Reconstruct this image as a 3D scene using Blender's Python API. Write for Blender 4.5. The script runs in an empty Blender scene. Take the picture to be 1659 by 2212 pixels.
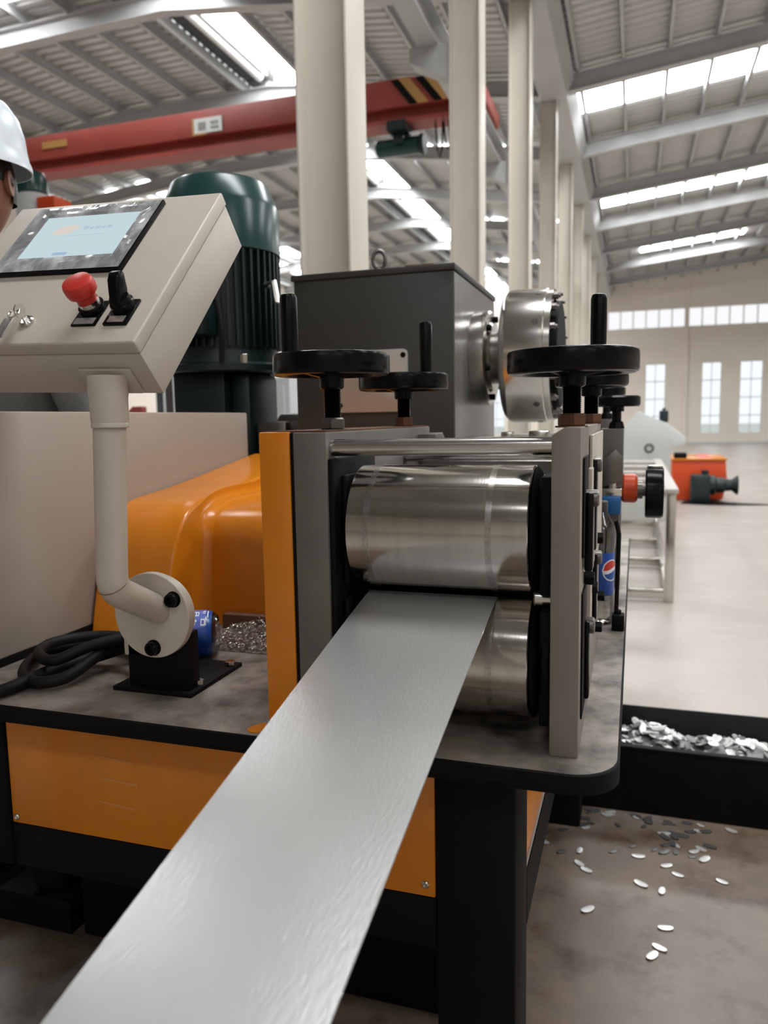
import bpy, bmesh, math, random
from mathutils import Vector, Matrix
random.seed(7)
S = bpy.context.scene
COL = S.collection
# ------------------------------------------------------------------ camera
cam_d = bpy.data.cameras.new('camera'); cam = bpy.data.objects.new('camera', cam_d); COL.objects.link(cam)
rows = ((0.9508, -0.0204, 0.3091), (0.3091, 0.1188, -0.9436), (-0.0175, 0.9927, 0.1193))
M3 = Matrix(rows)
# orthonormalise
cx_ = Vector((rows[0][0], rows[1][0], rows[2][0])).normalized()
cy_ = Vector((rows[0][1], rows[1][1], rows[2][1])); cy_ = (cy_ - cx_ * cy_.dot(cx_)).normalized()
cz_ = cx_.cross(cy_)
mw = Matrix((cx_, cy_, cz_)).transposed().to_4x4(); mw.translation = Vector((0, 0, 1.25))
cam.matrix_world = mw
cam_d.sensor_fit = 'VERTICAL'; cam_d.sensor_height = 34.6; cam_d.lens = 1660.0 / 2212.0 * 34.6
cam_d.clip_start = 0.02; cam_d.clip_end = 300
cam_d.dof.use_dof = True; cam_d.dof.focus_distance = 1.12; cam_d.dof.aperture_fstop = 5.0
S.camera = cam
# ------------------------------------------------------------------ world, exposure
W = bpy.data.worlds.new('world'); S.world = W; W.use_nodes = True
bg = W.node_tree.nodes['Background']; bg.inputs[0].default_value = (0.94, 0.97, 1.0, 1); bg.inputs[1].default_value = 0.78
S.view_settings.view_transform = 'Standard'; S.view_settings.look = 'None'
S.view_settings.gamma = 1; S.view_settings.use_curve_mapping = False
S.view_settings.exposure = 0.55
SKY_EMIT = 15.0      # translucent roof strips
STRIP_EMIT = 0.68    # frosted clerestory glazing of the end wall

# ------------------------------------------------------------------ materials
MATS = {}
def srgb(r, g, b):
    f = lambda c: (c / 12.92 if c <= 0.04045 else ((c + 0.055) / 1.055) ** 2.4)
    return (f(r / 255), f(g / 255), f(b / 255))
def mat(name, col, rough=0.5, metal=0.0, var=0.0, vscale=4.0, dark=None, bump=0.0, bscale=60.0, stretch=(1, 1, 1), rvar=0.0, coat=0.0, spec=0.5, thresh=(0.35, 0.7)):
    m = bpy.data.materials.new(name); m.use_nodes = True; MATS[name] = m
    nt = m.node_tree; b = nt.nodes['Principled BSDF']
    b.inputs['Base Color'].default_value = (*col, 1); b.inputs['Roughness'].default_value = rough
    b.inputs['Metallic'].default_value = metal; b.inputs['Coat Weight'].default_value = coat
    b.inputs['Specular IOR Level'].default_value = spec
    tc = nt.nodes.new('ShaderNodeTexCoord'); mp = nt.nodes.new('ShaderNodeMapping'); mp.inputs['Scale'].default_value = stretch
    nt.links.new(tc.outputs['Object'], mp.inputs['Vector'])
    if var > 0 or rvar > 0:
        n = nt.nodes.new('ShaderNodeTexNoise'); n.inputs['Scale'].default_value = vscale; n.inputs['Detail'].default_value = 6
        n.inputs['Roughness'].default_value = 0.62
        nt.links.new(mp.outputs[0], n.inputs['Vector'])
        mr = nt.nodes.new('ShaderNodeMapRange'); mr.inputs['From Min'].default_value = thresh[0]; mr.inputs['From Max'].default_value = thresh[1]
        nt.links.new(n.outputs['Fac'], mr.inputs['Value'])
        if var > 0:
            mx = nt.nodes.new('ShaderNodeMix'); mx.data_type = 'RGBA'
            d = dark or tuple(c * (1 - var) for c in col)
            mx.inputs['A'].default_value = (*col, 1); mx.inputs['B'].default_value = (*d, 1)
            ml = nt.nodes.new('ShaderNodeMath'); ml.operation = 'MULTIPLY'; ml.inputs[1].default_value = 1.0 if dark is None else var
            nt.links.new(mr.outputs[0], ml.inputs[0]); nt.links.new(ml.outputs[0], mx.inputs['Factor'])
            nt.links.new(mx.outputs['Result'], b.inputs['Base Color'])
        if rvar > 0:
            m2 = nt.nodes.new('ShaderNodeMapRange'); m2.inputs['To Min'].default_value = max(0.02, rough - rvar); m2.inputs['To Max'].default_value = min(1, rough + rvar)
            nt.links.new(n.outputs['Fac'], m2.inputs['Value']); nt.links.new(m2.outputs[0], b.inputs['Roughness'])
    if bump > 0:
        n2 = nt.nodes.new('ShaderNodeTexNoise'); n2.inputs['Scale'].default_value = bscale; n2.inputs['Detail'].default_value = 4
        nt.links.new(mp.outputs[0], n2.inputs['Vector'])
        bp = nt.nodes.new('ShaderNodeBump'); bp.inputs['Strength'].default_value = bump; bp.inputs['Distance'].default_value = 0.002
        nt.links.new(n2.outputs['Fac'], bp.inputs['Height']); nt.links.new(bp.outputs[0], b.inputs['Normal'])
    return m
def emit(name, col, s):
    m = bpy.data.materials.new(name); m.use_nodes = True; MATS[name] = m
    nt = m.node_tree; nt.nodes.clear()
    o = nt.nodes.new('ShaderNodeOutputMaterial'); e = nt.nodes.new('ShaderNodeEmission')
    e.inputs[0].default_value = (*col, 1); e.inputs[1].default_value = s; nt.links.new(e.outputs[0], o.inputs[0]); return m

mat('orange', (0.74, 0.235, 0.010), 0.25, 0, 0.18, 5, bump=0.05, bscale=240, rvar=0.08)
mat('cream', (0.56, 0.505, 0.43), 0.42, 0, 0.12, 3, bump=0.04, bscale=300, rvar=0.05)
mat('cream_worn', (0.40, 0.345, 0.285), 0.48, 0, 0.55, 9, dark=(0.22, 0.14, 0.09), thresh=(0.66, 0.78))
mat('grey_paint', (0.15, 0.14, 0.122), 0.45, 0, 0.25, 8, bump=0.05, bscale=200)
mat('dark_grey', (0.042, 0.044, 0.041), 0.5, 0, 0.2, 3, bump=0.05, bscale=180)
mat('dark_grey_side', (0.24, 0.235, 0.22), 0.3, 0.35, 0.2, 6)  # on the gearbox, the dark grey lightened for light on its side
mat('black_paint', (0.006, 0.006, 0.006), 0.6, 0, 0.3, 10, bump=0.05, bscale=150, spec=0.12)
mat('black_plastic', (0.004, 0.004, 0.0045), 0.22, 0, 0, bump=0.03, bscale=120, spec=0.14)
mat('rubber', (0.007, 0.0065, 0.0065), 0.6, 0, 0.3, 30, spec=.25)
mat('cream_shaded', (0.25, 0.22, 0.185), 0.42, 0, 0.15, 4, bump=0.04, bscale=300)  # cream paint darkened for the shade on the roller stand plate
mat('tray_lit', (0.022, 0.022, 0.024), 0.5, 0, 0.3, 8, spec=.3)  # trough black lightened for the light on its inner walls
mat('steel', (0.66, 0.64, 0.60), 0.2, 1.0, 0.18, 6, stretch=(0.3, 1, 1), rvar=0.09, bump=0.03, bscale=90)
mat('roller_steel', (0.60, 0.57, 0.53), 0.13, 1.0, 0.15, 9, stretch=(7, 1, 1), rvar=0.04, bump=0.015, bscale=60)
mat('roller_mark', (0.30, 0.28, 0.26), 0.24, 1.0, 0.85, 140, dark=(0.53, 0.505, 0.47), thresh=(0.30, 0.55))
mat('dark_steel', (0.20, 0.185, 0.17), 0.35, 1.0, 0.3, 12)
mat('rusty_steel', (0.12, 0.065, 0.04), 0.7, 0.4, 0.6, 30, dark=(0.25, 0.10, 0.05))
mat('strip', (0.68, 0.69, 0.685), 0.31, 0.8, 0.07, 14, stretch=(1, 0.15, 1), bump=0.12, bscale=420, rvar=0.05)
mat('table_top', (0.37, 0.325, 0.275), 0.45, 0.25, 0.95, 6, dark=(0.032, 0.027, 0.023), bump=0.25, bscale=90, rvar=0.15, thresh=(0.40, 0.62))
mat('green', (0.010, 0.055, 0.052), 0.25, 0, 0.15, 5)
mat('green_dark', (0.005, 0.018, 0.018), 0.4)
mat('red_button', (0.55, 0.03, 0.018), 0.38, 0, 0.1, 20)
mat('red_paint', (0.36, 0.062, 0.046), 0.5, 0, 0.25, 2)
mat('orange_red', (0.66, 0.07, 0.012), 0.35)
mat('white_plastic', (0.72, 0.73, 0.72), 0.4)
mat('label_plate', (0.42, 0.41, 0.38), 0.3, 0.5)
mat('name_plate', (0.50, 0.47, 0.43), 0.45, 0.1, 0.1, 8)
mat('hat_white', (0.70, 0.78, 0.84), 0.28)
mat('skin', (0.30, 0.145, 0.09), 0.5)
mat('hair', (0.012, 0.009, 0.007), 0.5)
mat('shirt', (0.22, 0.225, 0.22), 0.85, 0, 0.3, 14)
mat('trousers', (0.03, 0.035, 0.05), 0.85)
mat('blue_print', (0.007, 0.065, 0.33), 0.3)
mat('blue_light', (0.010, 0.11, 0.32), 0.35)
mat('red_print', (0.62, 0.03, 0.02), 0.3)
mat('white_print', (0.8, 0.82, 0.85), 0.35)
mat('yellow', (0.48, 0.26, 0.08), 0.5)
mat('concrete', (0.43, 0.385, 0.34), 0.36, 0, 0.5, 1.1, dark=(0.23, 0.185, 0.15), bump=0.06, bscale=18, rvar=0.12, thresh=(0.45, 0.8))
mat('column_paint', (0.72, 0.675, 0.59), 0.5, 0, 0.08, 2)
mat('wall_paint', (0.88, 0.81, 0.725), 0.6, 0, 0.06, 0.4)
mat('roof_sheet', (0.60, 0.60, 0.585), 0.42, 0.15, 0.12, 0.5)
mat('roof_steel', (0.48, 0.49, 0.49), 0.5, 0, 0.1, 1.5)
mat('roof_dark', (0.05, 0.055, 0.06), 0.6)
mat('gable_grey', (0.62, 0.645, 0.63), 0.5)
mat('pale_cabinet', (0.62, 0.65, 0.66), 0.5)
mat('chip', (0.74, 0.74, 0.72), 0.38, 0.55, 0.3, 40)
mat('chip_dull', (0.20, 0.20, 0.20), 0.45, 0.8, 0.3, 40)
mat('ground', (0.55, 0.56, 0.5), 0.9)
emit('skylight', (0.97, 0.985, 1.0), SKY_EMIT)
emit('clerestory', (0.97, 0.97, 1.0), STRIP_EMIT)
emit('lamp_glow', (1.0, 0.98, 0.94), 9.0)
emit('screen_lit', (0.52, 0.64, 0.68), 0.72)
emit('screen_logo', (0.66, 0.60, 0.55), 0.72)
emit('screen_text', (0.44, 0.54, 0.60), 0.72)
emit('screen_key', (0.33, 0.46, 0.60), 0.72)
# film-covered bezel
fm = mat('bezel_film', (0.22, 0.225, 0.235), 0.18, 0, 0.9, 30, dark=(0.62, 0.63, 0.65), stretch=(1, 0.45, 0.45), bump=1.0, bscale=45, thresh=(0.45, 0.72))  # pale streaks painted in as highlights of the wrinkled film
# clear glass / plastic
def clear(name, tint, rough=0.05, mixf=0.25):
    m = bpy.data.materials.new(name); m.use_nodes = True; MATS[name] = m
    nt = m.node_tree; nt.nodes.clear()
    o = nt.nodes.new('ShaderNodeOutputMaterial'); t = nt.nodes.new('ShaderNodeBsdfTransparent'); g = nt.nodes.new('ShaderNodeBsdfGlossy')
    t.inputs[0].default_value = (*tint, 1); g.inputs['Roughness'].default_value = rough
    f = nt.nodes.new('ShaderNodeFresnel'); f.inputs[0].default_value = 1.4
    a = nt.nodes.new('ShaderNodeMath'); a.operation = 'ADD'; a.inputs[1].default_value = mixf; a.use_clamp = True
    nt.links.new(f.outputs[0], a.inputs[0])
    x = nt.nodes.new('ShaderNodeMixShader'); nt.links.new(a.outputs[0], x.inputs[0]); nt.links.new(t.outputs[0], x.inputs[1]); nt.links.new(g.outputs[0], x.inputs[2])
    nt.links.new(x.outputs[0], o.inputs[0]); return m
clear('pane_glass', (0.96, 0.98, 0.99), 0.02, 0.0)
clear('clear_plastic', (0.86, 0.85, 0.82), 0.12, 0.10)
clear('cola_residue', (0.42, 0.30, 0.20), 0.1, 0.05)
clear('clear_tag', (0.9, 0.9, 0.88), 0.35, 0.45)

# ------------------------------------------------------------------ mesh builders
class MB:
    def __init__(s): s.bm = bmesh.new()
    def _add(s, t, M=None):
        me = bpy.data.meshes.new('tmp')
        if M is not None: bmesh.ops.transform(t, matrix=M, verts=t.verts)
        t.to_mesh(me); t.free(); s.bm.from_mesh(me); bpy.data.meshes.remove(me); return s
    def box(s, x0, x1, y0, y1, z0, z1, bev=0.0, seg=2, M=None):
        t = bmesh.new(); bmesh.ops.create_cube(t, size=1)
        for v in t.verts: v.co = Vector((x0 + (v.co.x + .5) * (x1 - x0), y0 + (v.co.y + .5) * (y1 - y0), z0 + (v.co.z + .5) * (z1 - z0)))
        if bev > 0: bmesh.ops.bevel(t, geom=t.edges[:], offset=bev, segments=seg, profile=0.5, affect='EDGES')
        return s._add(t, M)
    def lathe(s, o, ax, prof, seg=32, M=None):
        """prof: [(r, h)] along axis ax from o; closed at r=0 ends automatically"""
        t = bmesh.new(); ax = Vector(ax).normalized(); o = Vector(o)
        u = ax.orthogonal().normalized(); w = ax.cross(u); rings = []
        for r, h in prof:
            if r <= 1e-6: rings.append([t.verts.new(o + ax * h)])
            else: rings.append([t.verts.new(o + ax * h + (u * math.cos(2 * math.pi * k / seg) + w * math.sin(2 * math.pi * k / seg)) * r) for k in range(seg)])
        for a, b in zip(rings[:-1], rings[1:]):
            for k in range(seg):
                k2 = (k + 1) % seg
                if len(a) == 1 and len(b) == 1: continue
                if len(a) == 1: t.faces.new((a[0], b[k2], b[k]))
                elif len(b) == 1: t.faces.new((a[k], a[k2], b[0]))
                else: t.faces.new((a[k], a[k2], b[k2], b[k]))
        bmesh.ops.recalc_face_normals(t, faces=t.faces[:])
        return s._add(t, M)
    def cyl(s, p0, p1, r, r1=None, seg=24, bev=0.0, M=None):
        p0 = Vector(p0); p1 = Vector(p1); L = (p1 - p0).length; r1 = r if r1 is None else r1; b = bev
        pr = [(0, 0), (r - b, 0)] + ([(r, b)] if b else []) + ([(r1, L - b)] if b else []) + [(r1 - b, L), (0, L)]
        return s.lathe(p0, p1 - p0, pr, seg, M)
    def tube(s, pts, r, seg=12, closed=False, caps=True, M=None):
        t = bmesh.new(); P = [Vector(p) for p in pts]; n = len(P); rings = []; up = None
        for i in range(n):
            if closed: d = (P[(i + 1) % n] - P[i - 1]).normalized()
            else: d = (P[min(i + 1, n - 1)] - P[max(i - 1, 0)]).normalized()
            if up is None: up = d.orthogonal().normalized()
            up = (up - d * up.dot(d)).normalized(); w = d.cross(up)
            rr = r[i] if isinstance(r, (list, tuple)) else r
            rings.append([t.verts.new(P[i] + (up * math.cos(2 * math.pi * k / seg) + w * math.sin(2 * math.pi * k / seg)) * rr) for k in range(seg)])
        R = list(zip(rings[:-1], rings[1:])) + ([(rings[-1], rings[0])] if closed else [])
        for a, b in R:
            for k in range(seg): t.faces.new((a[k], a[(k + 1) % seg], b[(k + 1) % seg], b[k]))
        if caps and not closed: t.faces.new(rings[0][::-1]); t.faces.new(rings[-1])
        bmesh.ops.recalc_face_normals(t, faces=t.faces[:])
        return s._add(t, M)
    def prism(s, poly, ax, a, b, bev=0.0, seg=2, M=None):
        """poly: 2-D points; ax 'x': (y,z); 'y': (x,z); 'z': (x,y); extruded from a to b"""
        t = bmesh.new()
        f = {'x': lambda p, h: (h, p[0], p[1]), 'y': lambda p, h: (p[0], h, p[1]), 'z': lambda p, h: (p[0], p[1], h)}[ax]
        A = [t.verts.new(f(p, a)) for p in poly]; B = [t.verts.new(f(p, b)) for p in poly]
        t.faces.new(A); t.faces.new(B[::-1]); n = len(poly)
        for k in range(n): t.faces.new((A[k], B[k], B[(k + 1) % n], A[(k + 1) % n]))
        bmesh.ops.recalc_face_normals(t, faces=t.faces[:])
        if bev > 0:
            E = [e for e in t.edges if len(e.link_faces) == 2 and e.calc_face_angle(0) > 0.6]
            bmesh.ops.bevel(t, geom=E, offset=bev, segments=seg, profile=0.5, affect='EDGES')
        return s._add(t, M)
    def quad(s, pts):
        vs = [s.bm.verts.new(p) for p in pts]; s.bm.faces.new(vs); return s
    def grid(s, rowsP):
        R = [[s.bm.verts.new(p) for p in row] for row in rowsP]
        for a, b in zip(R[:-1], R[1:]):
            for k in range(len(a) - 1): s.bm.faces.new((a[k], a[k + 1], b[k + 1], b[k]))
        return s
def root_of(p):
    while p.parent is not None: p = p.parent
    return p
def build(name, mb, m, parent=None, loc=None, label=None, ang=35):
    """link the shapes of mb (world coordinates) as ONE mesh object"""
    me = bpy.data.meshes.new(name); mb.bm.to_mesh(me); mb.bm.free()
    if parent is not None: o0 = Vector(root_of(parent)['base'])
    elif loc is not None: o0 = Vector(loc)
    else:
        xs = [v.co for v in me.vertices]
        o0 = Vector(((min(v.x for v in xs) + max(v.x for v in xs)) / 2, (min(v.y for v in xs) + max(v.y for v in xs)) / 2, min(v.z for v in xs)))
    me.transform(Matrix.Translation(-o0))
    for p in me.polygons: p.use_smooth = True
    me.set_sharp_from_angle(angle=math.radians(ang))
    for mm in (m if isinstance(m, (list, tuple)) else [m]): me.materials.append(MATS[mm])
    o = bpy.data.objects.new(name, me); COL.objects.link(o)
    if parent is None: o.location = o0; o['base'] = tuple(o0)
    else: o.parent = parent
    if label: o['label'] = label
    return o
def thing(name, base, label, cat, group=None):
    o = bpy.data.objects.new(name, None); COL.objects.link(o); o.location = base; o['base'] = tuple(base)
    o.empty_display_size = 0.05
    o['label'] = label; o['category'] = cat
    if group: o['group'] = group
    return o
def tag(o, label, cat, group=None):
    o['label'] = label; o['category'] = cat
    if group: o['group'] = group
    return o
def structure(o): o['kind'] = 'structure'; return o
def copy_tree(o, parent=None):
    c = o.copy(); COL.objects.link(c)
    if parent is not None: c.parent = parent
    for ch in list(o.children): copy_tree(ch, c)
    return c
def inst(name, me_obj, parent, off):
    """a sibling part that shares mesh data, shifted by off"""
    c = me_obj.copy(); c.name = name; c.parent = parent; c.location = Vector(me_obj.location) + Vector(off); COL.objects.link(c); return c
def hexa(mb, p0, p1, r): return mb.cyl(p0, p1, r, seg=6, bev=r * 0.12)

# ================================================================== THE HALL
YB, YE = -14.0, 36.0           # back and end of the hall
XL, XR = -14.0, 17.0
VX = -1.47                    # column row / valley
BAY = 3.3
# roof profile (underside of rafters)
def roof_z(x):
    pts = [(-14.0, 6.55), (-9.5, 7.02), (-6.5, 7.07), (VX, 6.44), (8.0, 7.45), (17.0, 6.5)]
    for (a, za), (b, zb) in zip(pts[:-1], pts[1:]):
        if x <= b: return za + (zb - za) * (x - a) / (b - a)
    return pts[-1][1]
SHEET = 0.42                  # sheet above rafter underside
fl = MB(); fl.grid([[(XL, YB + (YE - YB) * j / 22, 0) for j in range(23)], [(XR, YB + (YE - YB) * j / 22, 0) for j in range(23)]])
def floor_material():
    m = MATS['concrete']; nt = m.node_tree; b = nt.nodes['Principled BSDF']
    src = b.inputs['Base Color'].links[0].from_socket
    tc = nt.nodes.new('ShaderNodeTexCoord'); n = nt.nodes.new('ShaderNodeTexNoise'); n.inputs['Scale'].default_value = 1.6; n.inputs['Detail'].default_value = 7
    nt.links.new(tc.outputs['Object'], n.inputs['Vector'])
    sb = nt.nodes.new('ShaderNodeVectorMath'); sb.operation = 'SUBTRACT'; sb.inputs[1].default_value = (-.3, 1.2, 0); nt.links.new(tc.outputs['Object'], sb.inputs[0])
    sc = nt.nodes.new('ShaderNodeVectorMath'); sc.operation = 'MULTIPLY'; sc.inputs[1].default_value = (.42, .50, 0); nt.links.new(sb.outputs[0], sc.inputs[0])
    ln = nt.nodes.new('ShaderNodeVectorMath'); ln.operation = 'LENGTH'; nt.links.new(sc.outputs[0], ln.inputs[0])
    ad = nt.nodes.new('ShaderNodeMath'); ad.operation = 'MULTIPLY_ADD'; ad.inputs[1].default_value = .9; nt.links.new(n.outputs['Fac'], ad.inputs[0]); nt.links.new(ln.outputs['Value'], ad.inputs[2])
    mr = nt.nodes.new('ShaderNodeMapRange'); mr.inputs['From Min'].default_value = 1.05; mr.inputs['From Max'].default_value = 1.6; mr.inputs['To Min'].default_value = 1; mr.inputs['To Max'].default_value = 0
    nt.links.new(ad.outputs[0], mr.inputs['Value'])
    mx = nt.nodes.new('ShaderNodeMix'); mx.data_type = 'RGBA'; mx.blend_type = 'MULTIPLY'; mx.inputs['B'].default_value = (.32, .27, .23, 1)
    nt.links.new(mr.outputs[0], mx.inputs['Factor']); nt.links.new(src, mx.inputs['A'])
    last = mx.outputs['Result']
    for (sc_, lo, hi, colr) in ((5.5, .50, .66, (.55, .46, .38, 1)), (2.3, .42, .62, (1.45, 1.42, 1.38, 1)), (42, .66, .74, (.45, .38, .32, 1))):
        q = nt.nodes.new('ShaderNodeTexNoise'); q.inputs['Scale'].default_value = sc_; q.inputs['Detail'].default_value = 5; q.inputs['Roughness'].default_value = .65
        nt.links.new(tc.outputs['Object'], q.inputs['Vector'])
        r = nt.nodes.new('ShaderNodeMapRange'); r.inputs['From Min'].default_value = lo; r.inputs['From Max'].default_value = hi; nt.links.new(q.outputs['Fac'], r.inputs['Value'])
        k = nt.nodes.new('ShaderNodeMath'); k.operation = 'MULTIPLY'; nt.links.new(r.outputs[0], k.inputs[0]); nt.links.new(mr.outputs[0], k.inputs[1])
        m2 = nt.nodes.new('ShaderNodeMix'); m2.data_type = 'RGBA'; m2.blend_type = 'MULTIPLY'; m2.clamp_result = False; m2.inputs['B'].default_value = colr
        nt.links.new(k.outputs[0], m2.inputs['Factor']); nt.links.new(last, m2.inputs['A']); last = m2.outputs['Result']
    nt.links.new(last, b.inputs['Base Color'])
floor_material()      # trodden, oily ground round the machine, with the shade there painted in
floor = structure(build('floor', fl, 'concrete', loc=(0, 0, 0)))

# ceiling: corrugated sheet, ribs running down the slope
xs = [XL, -9.5, -6.95]
def sheet_rows(xlist):
    out = []; y = YB; n = int((YE - YB) / 0.20)
    ys = []
    for k in range(n):
        y0 = YB + k * 0.20
        ys += [(y0, 0.0), (y0 + 0.10, 0.0), (y0 + 0.13, 0.045), (y0 + 0.17, 0.045)]
    ys.append((YE, 0.0))
    return [[(x, yy, roof_z(x) + SHEET + dz) for (yy, dz) in ys] for x in xlist]
ce = MB(); ce.grid(sheet_rows([-14.0, -9.5, -7.0])); ce.grid(sheet_rows([-5.75, VX])); ce.grid(sheet_rows([VX, 8.0, 17.0]))
ceiling = structure(build('ceiling', ce, 'roof_sheet', loc=(0, 0, 6.4), ang=10))
# rafters
RAF = [0.33 + BAY * k for k in range(-3, 11)]
RAF = [y for y in RAF if YB < y < YE]
def bent_beam(mb, pts, y0, y1, d):
    poly = [(x, z) for x, z in pts] + [(x, z + d) for x, z in reversed(pts)]
    return mb.prism(poly, 'y', y0, y1)
lp = [(-14.0, roof_z(-14)), (-9.5, 7.02), (-6.5, 7.07), (VX - .05, roof_z(VX - .05))]
rp = [(VX + .05, roof_z(VX + .05)), (8.0, 7.45), (17.0, 6.5)]
for pts in (lp, rp):
    mb = MB(); bent_beam(mb, pts, -0.005, 0.005, 0.24)
    flp = [(x, z - 0.012) for x, z in pts]; bent_beam(mb, flp, -0.09, 0.09, 0.012)
    flp = [(x, z + 0.24) for x, z in pts]; bent_beam(mb, flp, -0.09, 0.09, 0.012)
    r0 = build('rafter', mb, 'roof_steel', ceiling)
    for k, y in enumerate(RAF):
        if k == 0: r0.location = (0, y, 0)
        else: c = r0.copy(); c.location = (0, y, 0); COL.objects.link(c)
# purlins along the hall
PX = []
x = -13.6
while x < VX - 0.2:
    if not (-7.0 < x < -5.75): PX.append(x)
    x += 0.78
PX += [-7.05, -5.70]
x = VX + 0.45
while x < 14: PX.append(x); x += 0.69
for x in PX:
    mb = MB(); z = roof_z(x) + 0.253
    mb.box(x - .004, x + .004, YB, YE, z, z + 0.16); mb.box(x - .004, x + .055, YB, YE, z, z + 0.008); mb.box(x - .004, x + .055, YB, YE, z + .152, z + .16)
    build('purlin', mb, 'roof_steel', ceiling)
# translucent roof strips, right-hand bay: one per second frame, cut up by the purlins
strip_x = [x for x in PX if x > VX]
def panels(y0, y1, xa, xb):
    e = [xa] + [x for x in strip_x if xa + .1 < x < xb - .1] + [xb]
    for a, b in zip(e[:-1], e[1:]):
        a2, b2 = a + 0.045, b - 0.02
        mb = MB()
        za, zb = roof_z(a2) + SHEET - 0.03, roof_z(b2) + SHEET - 0.03
        mb.quad([(a2, y0, za), (a2, y1, za), (b2, y1, zb), (b2, y0, zb)])
        build('skylight_panel', mb, 'skylight', ceiling)
for (y0, y1, xa, xb) in ((-11.8, -11.3, -1.2, 3.4), (-5.1, -4.65, -1.2, 3.4), (1.45, 2.6, -1.2, 3.4), (8.05, 9.1, -1.2, 3.4), (14.62, 15.60, -1.2, 3.4), (21.85, 22.6, -1.05, 3.4), (29.0, 29.7, 0.0, 3.4)):
    panels(y0, y1, xa, xb); panels(y0, y1, 6.0, 12.0)  # second run lies out of view, added for more light
# ridge skylight of the other bay: raised curbs, a dark throat and bright panels per frame
for y in RAF:
    if y < 3: continue
    a, b = y + 0.25, y + BAY - 0.12
    mb = MB(); z = 7.07 + SHEET
    mb.quad([(-6.45, a, z + .10), (-6.45, b, z + .10), (-5.78, b, z + .04), (-5.78, a, z + .04)])
    build('skylight_panel', mb, 'skylight', ceiling)
    mb = MB(); mb.box(-7.0, -6.78, a - .2, b + .1, z + .02, z + .14)
    build('ridge_gap', mb, 'roof_dark', ceiling)
    mb = MB(); mb.cyl((-6.62, a, z - .02), (-6.62, b, z - .02), 0.08, seg=12); mb.box(-6.52, -6.47, a, b, z - .02, z + .12)
    build('vent_pipe', mb, 'white_plastic', ceiling)
mb = MB(); mb.box(-7.05, -5.7, YB, YE, 7.07 + SHEET + .2, 7.07 + SHEET + .24); build('ridge_cap', mb, 'roof_sheet', ceiling)
# a few translucent strips in the other bay
for (y0, y1) in ((9.15, 9.8), (17.2, 18.0), (23.8, 24.6), (30.4, 31.2)):
    for (a, b) in ((-5.2, -3.9), (-3.7, -2.3)) if y0 > 10 else ((-10.6, -9.6), (-9.55, -8.55)):
        mb = MB(); mb.quad([(a, y0, roof_z(a) + SHEET - .03), (a, y1, roof_z(a) + SHEET - .03), (b, y1, roof_z(b) + SHEET - .03), (b, y0, roof_z(b) + SHEET - .03)])
        build('skylight_panel', mb, 'skylight', ceiling)
for xx in (-12.9, -11.9):
    for y in RAF:
        if y < 14 or y > 30: continue
        mb = MB(); a, b = xx, xx + .3; mb.quad([(a, y + .2, roof_z(a) + SHEET - .03), (a, y + BAY - .2, roof_z(a) + SHEET - .03), (b, y + BAY - .2, roof_z(b) + SHEET - .03), (b, y + .2, roof_z(b) + SHEET - .03)])
        build('skylight_panel', mb, 'skylight', ceiling)
# valley gutter along the column row
mb = MB(); mb.prism([(VX - .22, 6.62), (VX - .12, 6.40), (VX + .30, 6.40), (VX + .42, 6.66), (VX + .36, 6.66), (VX + .27, 6.44), (VX - .09, 6.44), (VX - .17, 6.66)], 'y', YB, YE)
build('valley_gutter', mb, 'roof_steel', ceiling)
# end wall with real openings
def wall_cells(mb, x0, x1, z0, z1, y0, y1, holes, ztop=None):
    X = sorted({x0, x1, *[h[0] for h in holes], *[h[1] for h in holes]}); Z = sorted({z0, z1, *[h[2] for h in holes], *[h[3] for h in holes]})
    for a, b in zip(X[:-1], X[1:]):
        for c, d in zip(Z[:-1], Z[1:]):
            cx, cz = (a + b) / 2, (c + d) / 2
            if any(h[0] < cx < h[1] and h[2] < cz < h[3] for h in holes): continue
            mb.box(a, b, y0, y1, c, d)
TALL = [(0.36, 1.20), (2.66, 3.44), (4.16, 5.04), (6.9, 7.75), (8.4, 9.25), (-4.2, -3.4), (-6.6, -5.8), (-9.0, -8.2), (-11.4, -10.6)]
CLER = [(-1.25, 1.93), (2.07, 6.9), (7.05, 11.8), (-6.0, -1.75), (-10.5, -6.2)]
HO = [(a, b, 0.42, 3.45) for a, b in TALL] + [(a, b, 4.97, 5.78) for a, b in CLER]
mb = MB(); wall_cells(mb, XL, XR, 0, 8.0, YE, YE + .18, HO)
wall_end = structure(build('wall_end', mb, 'wall_paint', loc=(0, YE, 0)))
wn = 0
for a, b in TALL:
    wn += 1; w, h = b - a, 3.03; mb = MB(); t = .025
    mb.box(a, a + t, YE + .05, YE + .1, .42, 3.45); mb.box(b - t, b, YE + .05, YE + .1, .42, 3.45)
    mb.box(a, b, YE + .05, YE + .1, .42, .42 + t); mb.box(a, b, YE + .05, YE + .1, 3.45 - t, 3.45)
    mb.box((a + b) / 2 - .015, (a + b) / 2 + .015, YE + .05, YE + .09, .42, 3.45)
    for k in (1, 2, 3): mb.box(a, b, YE + .05, YE + .09, .42 + h * k / 4 - .02, .42 + h * k / 4 + .02)
    wo = structure(build('window_%d' % wn, mb, 'white_plastic', loc=((a + b) / 2, YE, .42)))
    for k in range(4):
        for q in range(2):
            mb = MB(); x0 = a + w / 2 * q; z0 = .42 + h * k / 4
            mb.box(x0 + .02, x0 + w / 2 - .02, YE + .066, YE + .072, z0 + .02, z0 + h / 4 - .02); build('pane', mb, 'pane_glass', wo)
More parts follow.
